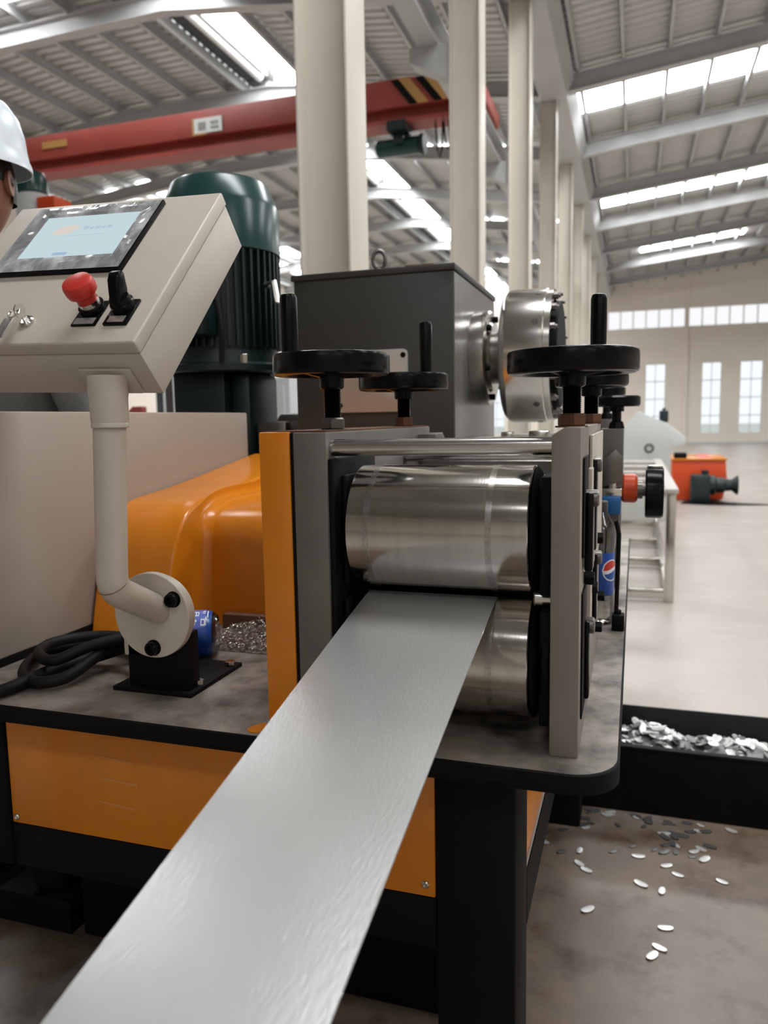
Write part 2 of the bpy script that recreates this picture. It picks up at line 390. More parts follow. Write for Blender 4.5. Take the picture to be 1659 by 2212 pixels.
for a, b in CLER:
    wn += 1; n = max(2, round((b - a) / 0.55)); mb = MB(); t = .03
    mb.box(a, b, YE + .02, YE + .1, 4.97, 4.97 + t); mb.box(a, b, YE + .02, YE + .1, 5.78 - t, 5.78)
    for k in range(n + 1):
        x0 = a + (b - a) * k / n; mb.box(max(a, x0 - .022), min(b, x0 + .022), YE + .02, YE + .1, 4.97, 5.78)
    wo = structure(build('window_%d' % wn, mb, 'white_plastic', loc=((a + b) / 2, YE, 4.97)))
    for k in range(n):
        x0 = a + (b - a) * k / n; x1 = a + (b - a) * (k + 1) / n
        mb = MB(); mb.box(x0 + .012, x1 - .012, YE + .05, YE + .06, 5.0, 5.75); build('pane', mb, 'clerestory', wo)
for a in (1.93,):
    mb = MB(); mb.box(a + .0, a + .14, YE - .10, YE - .005, 0, 7.3); structure(build('trim_1', mb, 'wall_paint'))
mb = MB(); mb.box(VX + .5, XR, YE - .06, YE - .002, 0, 0.07); structure(build('baseboard_end', mb, 'pale_cabinet'))
# side walls and rear wall
mb = MB(); HL = [(y, y + 1.1, 0.5, 3.3, ) for y in (3, 6.5, 10, 13.5, 17, 20.5, 24, 27.5, 31)]
X = sorted({YB, YE, *[h[0] for h in HL], *[h[1] for h in HL]}); Z = [0, .5, 3.3, 6.9]
for a, b in zip(X[:-1], X[1:]):
    for c, d in zip(Z[:-1], Z[1:]):
        if any(h[0] < (a + b) / 2 < h[1] and h[2] < (c + d) / 2 < h[3] for h in HL): continue
        mb.box(XL - .18, XL, a, b, c, d)
structure(build('wall_left', mb, 'wall_paint', loc=(XL, 10, 0)))
for (a, b, c, d) in HL:
    wn += 1; mb = MB(); t = .03
    mb.box(XL - .1, XL - .05, a, a + t, c, d); mb.box(XL - .1, XL - .05, b - t, b, c, d); mb.box(XL - .1, XL - .05, a, b, c, c + t); mb.box(XL - .1, XL - .05, a, b, d - t, d)
    mb.box(XL - .1, XL - .06, (a + b) / 2 - .015, (a + b) / 2 + .015, c, d)
    wo = structure(build('window_%d' % wn, mb, 'white_plastic', loc=(XL, (a + b) / 2, c)))
    for q in range(2):
        mb = MB(); y0 = a + (b - a) / 2 * q; mb.box(XL - .082, XL - .076, y0 + .02, y0 + (b - a) / 2 - .02, c + .03, d - .03); build('pane', mb, 'pane_glass', wo)
mb = MB(); mb.box(XR, XR + .18, YB, YE, 0, 6.95); structure(build('wall_right', mb, 'wall_paint', loc=(XR, 10, 0)))
mb = MB(); mb.box(XL, XR, YB - .18, YB, 0, 8.0); structure(build('wall_back', mb, 'wall_paint', loc=(0, YB, 0)))
mb = MB(); mb.box(-60, 60, YE + .3, 120, -.3, -.15); mb.box(-60, XL - .3, -40, YE + .3, -.3, -.15); structure(build('ground', mb, 'ground', loc=(0, 60, -.3)))

# steel columns along the row
colm = None
for k in range(9):
    y = 3.63 + BAY * k + 0.135
    ON = ['first', 'second', 'third', 'fourth', 'fifth', 'sixth', 'seventh', 'eighth', 'ninth', 'tenth', 'eleventh', 'twelfth', 'thirteenth', 'fourteenth', 'fifteenth', 'sixteenth']
    lab = ['cream steel column nearest the grey gearbox, widest of the row', 'cream steel column second from the gearbox, behind the steel drum', 'cream steel column third in the row, half hidden by the one before'][k] if k < 3 else 'slim cream steel column, %s in the row counting from the gearbox' % ON[k]
    if colm is None:
        b = (VX, y, 0)
        colm = thing('steel_column', b, lab, 'column', 'columns along the valley')
        mb = MB(); mb.box(VX - .135, VX - .121, y - .135, y + .135, .02, 6.4, bev=.003); build('flange', mb, 'column_paint', colm)
        mb = MB(); mb.box(VX + .121, VX + .135, y - .135, y + .135, .02, 6.4, bev=.003); build('flange', mb, 'column_paint', colm)
        mb = MB(); mb.box(VX - .121, VX + .121, y - .045, y - .033, .02, 6.4); build('web', mb, 'column_paint', colm)
        mb = MB(); mb.box(VX - .2, VX + .2, y - .2, y + .2, 0, .02); build('base_plate', mb, 'roof_steel', colm)
        mb = MB(); mb.prism([(VX - .125, 4.2), (VX - .125, 4.5), (VX - .50, 4.5), (VX - .50, 4.38)], 'y', y - .1, y + .1); build('bracket', mb, 'roof_steel', colm)
    else:
        c = copy_tree(colm); c.location = (VX, y, 0); c['label'] = lab; c['base'] = (VX, y, 0)
# crane runway beam on the brackets
mb = MB(); xa = VX - .33
mb.box(xa - .09, xa + .09, 2.0, YE - .1, 4.5, 4.515); mb.box(xa - .09, xa + .09, 2.0, YE - .1, 4.75, 4.765); mb.box(xa - .006, xa + .006, 2.0, YE - .1, 4.515, 4.75)
rb = build('crane_runway_beam', mb, 'roof_steel'); tag(rb, 'grey crane runway beam carried on brackets along the column row', 'beam')

# red bridge crane
cr = thing('bridge_crane', (-5.5, 9.35, 4.72), 'red overhead bridge crane spanning the bay under the roof', 'crane')
mb = MB(); mb.prism([(-13.4, 4.90), (-13.4, 5.16), (-12.6, 5.22), (-2.6, 5.22), (-2.0, 5.14), (-2.0, 4.90)], 'y', 9.15, 9.45, bev=.01); build('girder', mb, 'red_paint', cr)
mb = MB(); mb.box(-13.4, -1.97, 9.26, 9.34, 4.76, 4.90); build('lower_web', mb, 'red_paint', cr)
mb = MB(); mb.box(-13.4, -1.95, 9.14, 9.46, 4.72, 4.765); build('bottom_flange', mb, 'red_paint', cr)
mb = MB(); mb.box(-1.98, -1.68, 9.0, 10.0, 4.80, 4.98, bev=.02); build('end_carriage', mb, 'red_paint', cr)
for dy in (9.15, 9.85):
    mb = MB(); mb.cyl((-1.86, dy, 4.86), (-1.74, dy, 4.86), .09, seg=18); build('wheel', mb, 'dark_steel', cr)
for q in range(2):
    x0 = -2.72 + q * .3
    mb = MB(); mb.prism([(x0, 5.2), (x0 + .13, 5.2), (x0 + .36, 4.91), (x0 + .23, 4.91)], 'y', 9.138, 9.15); build('hazard_stripe', mb, 'yellow', cr, label='yellow diagonal warning stripe')
    mb = MB(); mb.prism([(x0 - .10, 5.2), (x0 - .005, 5.2), (x0 + .225, 4.91), (x0 + .13, 4.91)], 'y', 9.138, 9.15); build('hazard_stripe', mb, 'black_paint', cr, label='black diagonal warning stripe')
mb = MB(); mb.box(-5.46, -5.06, 9.13, 9.148, 4.93, 5.11); sg = build('sign_plate', mb, 'white_plastic', cr, label='white sign plate with orange edge')
mb = MB(); mb.box(-5.49, -5.46, 9.128, 9.148, 4.91, 5.12); mb.box(-5.46, -5.28, 9.128, 9.148, 4.91, 4.93); build('sign_border', mb, 'yellow', sg)
for (a, b, c, d) in ((-5.40, -5.29, 4.97, 5.06), (-5.22, -5.11, 4.97, 5.0), (-5.22, -5.11, 5.03, 5.06)):
    mb = MB(); mb.box(a, b, 9.124, 9.13, c, d); build('sign_print', mb, 'label_plate', sg)
mb = MB(); mb.box(-7.85, -7.45, 9.13, 9.148, 5.03, 5.12); build('faded_label', mb, 'yellow', cr, label='small faded yellow label')
ho = thing('crane_hoist', (-2.75, 9.3, 4.45), 'dark green electric hoist hanging below the red crane girder', 'hoist')
mb = MB(); mb.box(-2.85, -2.62, 9.05, 9.55, 4.62, 4.72); mb.box(-2.8, -2.68, 9.15, 9.45, 4.50, 4.64); build('trolley', mb, 'green_dark', ho)
mb = MB(); mb.cyl((-3.05, 9.3, 4.5), (-2.5, 9.3, 4.5), .10, seg=20, bev=.02); build('motor', mb, 'green', ho)
mb = MB(); mb.cyl((-2.45, 9.3, 4.5), (-2.5, 9.3, 4.5), .12, seg=20); build('brake_cover', mb, 'green_dark', ho)
for q, xx in enumerate((-2.32, -2.22, -2.16, -2.08)):
    mb = MB(); zz = 4.32 + 0.08 * (q % 2)
    mb.tube([(xx, 9.3, 4.72), (xx + .02, 9.3, zz + .1), (xx + .05, 9.3, zz), (xx + .08, 9.3, zz + .12), (xx + .09, 9.3, 4.72)], .012, 6); build('festoon_cable', mb, 'rubber', ho)
# ================================================================== MACHINE BASE
TZ = 0.83
def smooth2_(pts):
    q = []
    for a, b in zip(pts[:-1], pts[1:]): q += [(a[0] * .75 + b[0] * .25, a[1] * .75 + b[1] * .25), (a[0] * .25 + b[0] * .75, a[1] * .25 + b[1] * .75)]
    return q
base = thing('machine_base', (-0.6, 1.7, 0), 'black steel machine base with orange front panel and worn steel top', 'machine base')
def round_corner(cx, cy, r, a0, a1, n=8): return [(cx + r * math.cos(a0 + (a1 - a0) * k / n), cy + r * math.sin(a0 + (a1 - a0) * k / n)) for k in range(n + 1)]
poly = [(-1.22, 0.885)] + round_corner(-.067, .942, .057, -math.pi / 2, 0) + [(-.01, 2.75), (-1.46, 2.75), (-1.46, 1.95), (-1.22, 1.95)]
mb = MB(); mb.prism(poly, 'z', TZ - .022, TZ, bev=.0015, seg=1); build('table_top', mb, 'black_paint', base, label='thick steel top plate with black edge')
mb = MB(); mb.prism([(x + (.004 if x < -.5 else -.003), y + (.003 if y < 1.2 else -.004)) for x, y in poly], 'z', TZ - .0005, TZ + .00012); build('worn_surface', mb, 'table_top', base, label='worn oily bare top surface')
mb = MB(); mb.prism([(-1.215, 0.887)] + round_corner(-.067, .946, .057, -math.pi / 2, 0) + [(-.0125, 2.74), (-1.455, 2.74), (-1.455, 1.955), (-1.215, 1.955)], 'z', TZ - .027, TZ - .0222); build('edge_band', mb, 'black_paint', base)
mb = MB(); mb.prism(smooth2_([(-.500, .900), (-.485, .893), (-.470, .905), (-.440, .915), (-.440, .932), (-.482, .932), (-.492, .925), (-.498, .912), (-.500, .900)]), 'z', TZ, TZ + .0012); build('paint_spill', mb, 'orange', base, label='spilled orange paint at the foot of the slab')
lg = MB(); lg.box(-.246, -.137, .95, 1.06, .0, TZ - .027, bev=.006); leg0 = build('leg', lg, 'black_paint', base)
mb = MB(); mb.box(-1.083, -.974, .95, 1.06, .52, TZ - .027, bev=.006); build('frame_post', mb, 'black_paint', base); inst('leg', leg0, base, (0, 1.34, 0)); inst('leg', leg0, base, (-.837, 1.34, 0))
mb = MB(); mb.box(-.974, -.246, .955, 1.055, .52, .596, bev=.004); build('front_beam', mb, 'black_paint', base)
mb = MB(); mb.box(-.974, -.246, .955, 1.055, .785, TZ - .027, bev=.003); build('front_beam', mb, 'black_paint', base)
mb = MB(); mb.box(-.972, -.248, .955, .962, .596, .786, bev=.002); fp = build('front_panel', mb, 'orange', base, label='orange sheet metal panel, scuffed, between black legs')
for (x, z) in ((-.962, .607), (-.262, .614), (-.962, .775), (-.262, .775)):
    mb = MB(); mb.lathe((x, .955, z), (0, -1, 0), [(.0055, -.001), (.0055, .002), (.004, .0035), (.0022, .0035), (.0022, .002), (0, .002)], 14); build('screw', mb, 'steel', fp)
mat('scuff', (0.66, 0.27, 0.075), 0.5, 0, 0.7, 60, dark=(0.62, 0.185, 0.018))
for q, (x, z) in enumerate(((-.80, .735), (-.795, .70), (-.80, .66))):
    mb = MB(); mb.prism([(x, z), (x + .07, z - .004), (x + .075, z - .0085), (x + .01, z - .004)], 'y', .9543, .9555); build('scuff_mark', mb, 'scuff', fp)
mb = MB(); mb.box(-.152, -.141, 1.06, 2.29, .60, .80, bev=.002); build('side_panel', mb, 'orange', base, label='orange side panel under the table top')
mb = MB(); mb.box(-.155, -.139, 1.06, 2.29, .592, .600); build('panel_rim', mb, 'name_plate', base)
mb = MB(); mb.box(-.22, -.137, 1.06, 2.29, .51, .592); build('side_beam', mb, 'black_paint', base)
mb = MB(); mb.box(-1.27, -.25, 1.44, 2.41, .0, .55, bev=.004); build('plinth', mb, 'black_paint', base, label='black boxed plinth deep under the table')
mb = MB(); mb.box(-.26, -.13, .94, 1.07, 0, .012); build('foot_plate', mb, 'black_paint', base)
mb = MB(); mb.box(-1.45, -1.26, 1.97, 2.41, .0, TZ - .03, bev=.004); build('plinth', mb, 'black_paint', base)

# ------------------------------------------------------------------ roller stand
RS = thing('roller_stand', (-.27, 1.2, TZ), 'twin roller feeder stand with orange side and polished steel rollers', 'roller stand')
ZT = 1.236
mb = MB(); mb.box(-.481, -.4365, .933, 1.47, TZ, ZT, bev=.002); build('side_cover', mb, 'orange', RS, label='orange painted outer side slab')
mb = MB(); mb.box(-.4365, -.4315, .936, 1.468, TZ, ZT - .002); build('gap_shade', mb, 'black_paint', RS)  # black sheet stands for the shade in the gap between slab and plate
mb = MB(); mb.box(-.4315, -.384, .934, 1.47, TZ, ZT - .001, bev=.002); lpl = build('side_plate', mb, 'grey_paint', RS, label='grey inner side plate behind orange slab')
mb = MB(); mb.prism([(-.0945, TZ), (-.0945, ZT - .008), (-.080, ZT + .001), (-.0605, ZT + .001), (-.0595, TZ)], 'y', .933, 1.462, bev=.0015); rpl = build('side_plate', mb, 'cream_shaded', RS, label='beige outer side plate with chamfered top')
# rusty top wear on left slab
mb = MB(); mb.box(-.478, -.386, .94, 1.465, ZT - .001, ZT + .0012); build('top_edge', mb, 'rusty_steel', RS, label='rusty bare top face')
# bearing blocks inside both plates (dark)
mb = MB(); mb.box(-.384, -.376, .938, 1.11, TZ, 1.200, bev=.002); build('bearing_slide', mb, 'black_paint', RS)
for zc in (1.102, .932):
    mb = MB(); mb.box(-.376, -.368, .965, 1.075, zc - .075, zc + .075, bev=.003); build('bearing_block', mb, 'black_paint', RS)
    mb = MB(); mb.box(-.110, -.0945, .955, 1.085, zc - .075, zc + .075, bev=.003); build('bearing_block', mb, 'black_paint', RS)
RY, RR, RZU, RZL = 1.02, .085, 1.1025, .932
for zc, rr in ((RZU, RR), (RZL, RR - .0008)):
    mb = MB(); L = .362 - .122
    mb.lathe((-.362, RY, zc), (1, 0, 0), [(.03, 0), (rr - .002, 0), (rr, .002), (rr, L - .002), (rr - .002, L), (.03, L)], 128)
    ro = build('roller', mb, 'roller_steel', RS)
    mb = MB(); mb.cyl((-.384, RY, zc), (-.362, RY, zc), .036, seg=32); build('journal', mb, 'dark_steel', ro)
    mb = MB(); mb.cyl((-.122, RY, zc), (-.0945, RY, zc), .036, seg=32); build('journal', mb, 'dark_steel', ro)
    mb = MB(); mb.lathe((-.1205, RY, zc), (1, 0, 0), [(.036, 0), (rr - .001, 0), (rr - .006, .004), (.05, .010), (.036, .010)], 64); build('end_face_shade', mb, 'black_paint', ro, label='roller end face painted black with its shade')  # black ring paints the shade on the roller's end face
    for xx in (-.176, -.337):
        mb = MB(); mb.lathe((xx, RY, zc), (1, 0, 0), [(rr, 0), (rr + .00008, .0001), (rr + .00008, .0079), (rr, .008)], 128); build('wear_ring', mb, 'roller_mark', ro, label='faint worn ring around roller')
# rods
mb = MB(); mb.cyl((-.3845, .956, 1.214), (-.094, .956, 1.215), .0112, seg=40, bev=.001); build('guide_rod', mb, 'steel', RS, label='polished steel rod across the top')
mb = MB(); mb.cyl((-.3845, 1.30, 1.19), (-.094, 1.30, 1.19), .014, seg=32); build('guide_rod', mb, 'steel', RS)
mb = MB(); mb.box(-.384, -.0945, 1.40, 1.45, 1.13, 1.205, bev=.004); build('cross_tie', mb, 'grey_paint', RS)
mb = MB(); mb.prism([(1.385, 1.222), (1.44, 1.224), (1.47, 1.206), (1.47, 1.19), (1.385, 1.19)], 'x', -.384, -.35, bev=.002); build('cross_tie', mb, 'grey_paint', RS)
# second pair of rollers, further in
for zc in (1.085, .932):
    mb = MB(); mb.cyl((-.36, 1.33, zc), (-.122, 1.33, zc), .07, seg=48, bev=.002); ro = build('roller', mb, 'roller_steel', RS)
    mb = MB(); mb.cyl((-.384, 1.33, zc), (-.0945, 1.33, zc), .03, seg=24); build('journal', mb, 'dark_steel', ro)
# small roller between uprights beside the nip
mb = MB(); mb.cyl((-.12, .985, 1.0175), (-.0945, .985, 1.0175), .012, seg=20, bev=.002); build('nip_bushing', mb, 'steel', RS)
# gear discs outside lower bearings
mb = MB(); mb.lathe((-.1085, RY, RZL), (1, 0, 0), [(0, 0), (.07, 0), (.074, .003), (.074, .010), (0, .010)], 48); build('bearing_cover', mb, 'black_paint', RS)
# outside face of the beige plate
XO = -.0595
def on_out(y0, y1, z0, z1, x1, m, nm, bev=.001):
    mb = MB(); mb.box(XO, x1, y0, y1, z0, z1, bev=bev); return build(nm, mb, m, RS)
on_out(.965, 1.045, 1.075, 1.20, XO + .0022, 'black_paint', 'bearing_slot')
on_out(.965, 1.040, .868, 1.03, XO + .0022, 'black_paint', 'bearing_slot')
on_out(1.10, 1.45, 1.03, ZT - .012, XO + .004, 'cream', 'cover_strip')
on_out(1.06, 1.10, .96, 1.18, XO + .006, 'cream', 'cover_strip')
for (y, z0, z1, xo) in ((1.00, 1.055, 1.155, .012), (1.13, 1.06, 1.19, .010), (1.22, .935, 1.04, .008), (1.02, .88, .985, .008)):
    lv = MB(); lv.box(XO + .001, XO + xo, y - .014, y + .014, z0, z1, bev=.003); lo = build('clamp_lever', lv, 'black_plastic', RS)
    mb = MB(); mb.cyl((XO, y, z1 - .008), (XO + xo + .006, y, z1 - .008), .011, seg=20, bev=.002); build('pivot_bolt', mb, 'dark_steel', lo)
for (y, z) in ((1.02, 1.04), (1.11, 1.008), (1.30, 1.05), (1.40, .93), (1.3, .9)):
    mb = MB(); hexa(mb, (XO, y, z), (XO + .013, y, z), .010); build('bolt', mb, 'black_paint', RS)
for (y, z) in ((.932, .99), (.932, 1.13)):
    mb = MB(); mb.lathe((-.076, .9335, z - .05), (0, -1, 0), [(.0, -.001), (.0012, -.001), (.0012, .0004), (0, .0005)], 8); build('paint_chip', mb, 'white_plastic', RS)

# ------------------------------------------------------------------ handwheels on screws
def handwheel(base_pt, R, wheel_z, hub_h, handle_dxy, hz, label, nut_m='dark_steel', hand_r=.0125):
    x, y, z = base_pt
    t = thing('handwheel', base_pt, label, 'handwheel', 'black adjusting handwheels')
    nb = MB(); nb.lathe((x, y, z), (0, 0, 1), [(0, 0), (.021, 0), (.021, .002), (0, .002)], 24); hexa(nb, (x, y, z + .001), (x, y, z + .018), .0185); build('lock_nut', nb, nut_m, t)
    th = MB(); prof = [(0, .016)]; h = .016; top = wheel_z - .012 - z
    while h < top: prof += [(.0112, h), (.0128, h + .0013), (.0112, h + .0026)]; h += .0026
    prof += [(0, h)]; th.lathe((x, y, z), (0, 0, 1), prof, 28); build('screw_spindle', th, 'black_plastic', t)
    hb = MB(); hb.lathe((x, y, wheel_z), (0, 0, 1), [(0, -hub_h * .62), (.0150, -hub_h * .62), (.0172, -hub_h * .55), (.0178, 0.006), (.0178, .012), (0, .014)], 32); build('hub', hb, 'black_plastic', t)
    rm = MB(); w = .021; k = .03 if R > .07 else .022
    rm.lathe((x, y, wheel_z), (0, 0, 1), [(R - w, .004), (R - w + .002, 0), (R - .005, 0), (R - .0015, .0015), (R, .005), (R, k - .004), (R - .0012, k - .001), (R - .004, k), (R - w + .002, k), (R - w, k - .004), (R - w, .004)], 72); build('rim', rm, 'black_plastic', t)
    for q in range(3):
        a = 2.0 + q * 2.0944; sp = MB(); dx, dy = math.cos(a), math.sin(a)
        sp.tube([(x + dx * .015, y + dy * .015, wheel_z + .006), (x + dx * .045, y + dy * .045, wheel_z + .010), (x + dx * (R - w + .004), y + dy * (R - w + .004), wheel_z + .014)], [.010, .008, .009], 10); build('spoke', sp, 'black_plastic', t)
    hx, hy = x + handle_dxy[0], y + handle_dxy[1]; hm = MB(); r = hand_r
    hm.lathe((hx, hy, wheel_z + k - .003), (0, 0, 1), [(0, 0), (r * .72, 0), (r * .72, .004), (r * .95, .006), (r, .02), (r, hz - .006), (r * .86, hz - .001), (r * .7, hz), (0, hz)], 28); build('grip', hm, 'black_plastic', t)
    return t
handwheel((-.412, 1.03, ZT), .083, 1.313, .030, (-.058, -.012), .088, 'large black handwheel with upright grip over the orange slab, grip far to one side')
handwheel((-.079, 1.03, ZT), .083, 1.304, .026, (.030, .045), .078, 'large black handwheel with upright grip on the beige plate', 'rusty_steel', .0105)
handwheel((-.411, 1.385, ZT), .083, 1.303, .026, (.034, .035), .10, 'smaller-looking black handwheel behind the one over the orange slab', 'rusty_steel', .0118)
handwheel((-.074, 1.395, ZT), .062, 1.300, .026, (-.03, .030), .03, 'black handwheel on the beige plate hidden behind the front one', 'rusty_steel')

# ------------------------------------------------------------------ metal strip
mb = MB(); prof = []
for k in range(81):
    y = 1.5 - 1.85 * k / 80
    if y > 1.05: z = 1.0172
    else:
        d = 1.05 - y; z = 1.0172 - (0.218 * d - 0.218 * .04 * (1 - math.exp(-d / .04)))
    prof.append((y, z))
T = .0012
rows_t = [[(xx, y, z) for xx in (-.3495, -.17)] for (y, z) in prof]
top = [[(xx, y, z + T) for xx in (-.3495, -.28, -.22, -.17)] for y, z in prof]; bot = [[(xx, y, z) for xx in (-.3495, -.28, -.22, -.17)] for y, z in prof]
mb.grid(top); mb.grid([r[::-1] for r in bot])
mb.grid([[a[0] for a in bot], [a[0] for a in top]]); mb.grid([[a[-1] for a in top], [a[-1] for a in bot]])
mb.grid([[bot[0][k] for k in range(4)][::-1], [top[0][k] for k in range(4)][::-1]]); mb.grid([bot[-1], top[-1]])
tag(build('metal_strip', mb, 'strip'), 'wide silvery sheet metal strip running out between the rollers', 'metal strip')

# ------------------------------------------------------------------ control stand
CS = thing('control_stand', (-.70, 1.04, TZ), 'cream bent pipe stand bolted to a black bracket on the table', 'stand')
mb = MB(); mb.box(-.783, -.640, .988, 1.15, TZ, TZ + .007, bev=.001); bp_ = build('base_plate', mb, 'black_paint', CS)
for (x, y) in ((-.652, 1.03), (-.77, 1.12), (-.652, 1.13)):
    mb = MB(); hexa(mb, (x, y, TZ + .007), (x, y, TZ + .015), .009); build('bolt', mb, 'steel', bp_)
mb = MB(); mb.box(-.760, -.649, 1.0, 1.03, TZ + .007, TZ + .098, bev=.002); build('bracket', mb, 'black_paint', CS)
mb = MB(); mb.cyl((-.702, .999, .957), (-.702, 1.012, .957), .061, seg=48, bev=.001); mb.box(-.767, -.735, 1.0, 1.03, TZ + .055, TZ + .115, bev=.003); build('rear_flange', mb, 'cream', CS)
mb = MB(); mb.cyl((-.702, .999, .957), (-.702, .985, .957), .0665, seg=64, bev=.001); build('flange_disc', mb, 'cream', CS, label='round cream flange plate with two bolts')
for (x, z) in ((-.661, .985), (-.700, .907)):
    mb = MB(); mb.lathe((x, .985, z), (0, -1, 0), [(.0125, 0), (.0125, .0015), (.0105, .0015), (.0105, .010), (.009, .012), (.006, .012), (.006, .006), (0, .006)], 20); build('bolt', mb, 'black_plastic', CS)
# mitred pipe
P0 = Vector((-.6905, .988, .966)); P1 = Vector((-.700, .895, 1.018)); P2 = Vector((-.677, .882, 1.272))
def pipe(mb, r, pts, seg=32):
    return mb.tube(pts, r, seg)
d1 = (P1 - P0).normalized(); d2 = (P2 - P1).normalized()
pts = [P0, P1 - d1 * .022]
for k in range(1, 6):
    t = k / 6; a = P1 - d1 * .022; b = P1; c = P1 + d2 * .022
    pts.append(a * (1 - t) ** 2 + b * 2 * t * (1 - t) + c * t * t)
pts += [P1 + d2 * .022, P2]
mb = MB(); pipe(mb, .0218, pts); build('pole', mb, 'cream', CS)
mb = MB(); mb.lathe(P1 + d2 * .008, (d1 + d2), [(.0219, -.0006), (.0226, -.0002), (.0226, .0002), (.0219, .0006)], 32); build('weld_seam', mb, 'rusty_steel', CS)
mb = MB(); mb.lathe((-.677, .882, 1.245), (0, 0, 1), [(.0219, 0), (.0248, .001), (.0250, .005), (.0240, .007), (.0248, .010), (.0252, .040), (.0262, .046), (.0265, .070), (.0, .070)], 36); build('collar', mb, 'cream', CS)

# ------------------------------------------------------------------ control box (tilted)
ex = Vector((1.0, .007, -.030)); u = Vector((.016, .691, .723)); ex.normalize(); u = (u - ex * u.dot(ex)).normalized(); nn = ex.cross(u)
O = Vector((-.6083, .8476, 1.3535))
CBM = Matrix(((ex.x, u.x, nn.x, O.x), (ex.y, u.y, nn.y, O.y), (ex.z, u.z, nn.z, O.z), (0, 0, 0, 1)))
BW, BH, BT = .373, .336, .0931
CB = thing('control_box', (-.69, .93, 1.30), 'tilted cream control box with touch screen and red stop button', 'control box')
mb = MB(); mb.box(-BW + .002, -.002, .002, BH - .002, -BT, -.0215, bev=.0015, M=CBM); build('enclosure', mb, 'cream', CB)
mb = MB(); mb.box(-BW, 0, 0, BH, -.0205, 0, bev=.003, seg=3, M=CBM); build('front_cover', mb, 'cream', CB)
mb = MB(); mb.box(-BW + .004, -.004, .004, BH - .004, -.0216, -.0204, M=CBM); build('seam', mb, 'grey_paint', CB)
bx, by = -.0886, .1484
SC = .23 / .204
mb = MB(); mb.box(bx - .23, bx, by, by + .168, 0, .0075, bev=.001, M=CBM); hm = build('touch_panel', mb, 'black_plastic', CB)
mb = MB()
F = [(bx - .228, by + .002), (bx - .002, by + .002), (bx - .002, by + .166), (bx - .228, by + .166)]
I = [(bx - .196, by + .034), (bx - .027, by + .034), (bx - .027, by + .138), (bx - .196, by + .138)]
z = .0082
for k in range(4):
    k2 = (k + 1) % 4; N = 14; rw = []
    for j in range(5):
        t = j / 4
        rw.append([(CBM @ Vector((F[k][0] * (1 - s) * (1 - t) + F[k2][0] * s * (1 - t) + (I[k][0] * (1 - s) + I[k2][0] * s) * t, F[k][1] * (1 - s) * (1 - t) + F[k2][1] * s * (1 - t) + (I[k][1] * (1 - s) + I[k2][1] * s) * t, z + (random.uniform(0, .0022) if 0 < j < 4 and 0 < q < N else 0)))) for q, s in [(q, q / N) for q in range(N + 1)]])
    mb.grid(rw)
build('protective_film', mb, 'bezel_film', hm, label='wrinkled shiny film over the dark bezel', ang=5)
mb = MB(); mb.box(I[0][0], I[1][0], I[0][1], I[2][1], .0076, .0084, M=CBM); build('display', mb, 'screen_lit', hm, label='pale blue lit screen')
mb = MB()
cxl, cyl = I[0][0] + .052, I[0][1] + .068
mb.prism([(cxl + .020 * math.cos(a) + .008 * math.sin(a), cyl + .012 * math.sin(a)) for a in [2 * math.pi * k / 20 for k in range(20)]], 'z', .0084, .0086, M=CBM); build('screen_emblem', mb, 'screen_logo', hm)
mb = MB(); x0 = cxl + .032
for k, w in enumerate((.008, .006, .009, .007, .008)): mb.box(x0, x0 + w, cyl - .002, cyl + .006 - (k % 2) * .002, .0084, .0086, M=CBM); x0 += w + .003
mb.box(cxl + .0, cxl + .075, cyl - .017, cyl - .0155, .0084, .0086, M=CBM); build('screen_lettering', mb, 'screen_text', hm)
mb = MB(); mb.box(I[0][0] + .060, I[0][0] + .085, I[0][1] + .003, I[0][1] + .010, .0084, .0086, M=CBM); build('screen_button', mb, 'screen_key', hm)
def P(x, y, z): return CBM @ Vector((x, y, z))
# emergency stop
ES = (-.093, .066)
mb = MB(); mb.box(ES[0] - .019, ES[0] + .019, ES[1] - .034, ES[1] + .016, 0, .003, bev=.0008, M=CBM); eb = build('stop_button_plate', mb, 'black_plastic', CB)
mb = MB(); mb.box(ES[0] - .016, ES[0] + .016, ES[1] - .032, ES[1] - .020, .003, .0036, M=CBM); build('name_strip', mb, 'label_plate', eb)
mb = MB(); mb.lathe(P(*ES, .003), nn, [(0, 0), (.018, 0), (.018, .006), (.015, .007), (0, .007)], 32); build('button_collar', mb, 'black_plastic', CB)
mb = MB(); mb.lathe(P(*ES, .010), nn, [(0, 0), (.0145, 0), (.0145, .007), (0, .007)], 32); build('chrome_ring', mb, 'steel', CB)
mb = MB(); mb.lathe(P(*ES, .017), nn, [(0, 0), (.0135, 0), (.0145, .008), (.0205, .013), (.0215, .018), (.0212, .026), (.0195, .030), (.015, .0318), (0, .0325)], 40); build('stop_button', mb, 'red_button', CB, label='red mushroom stop button')
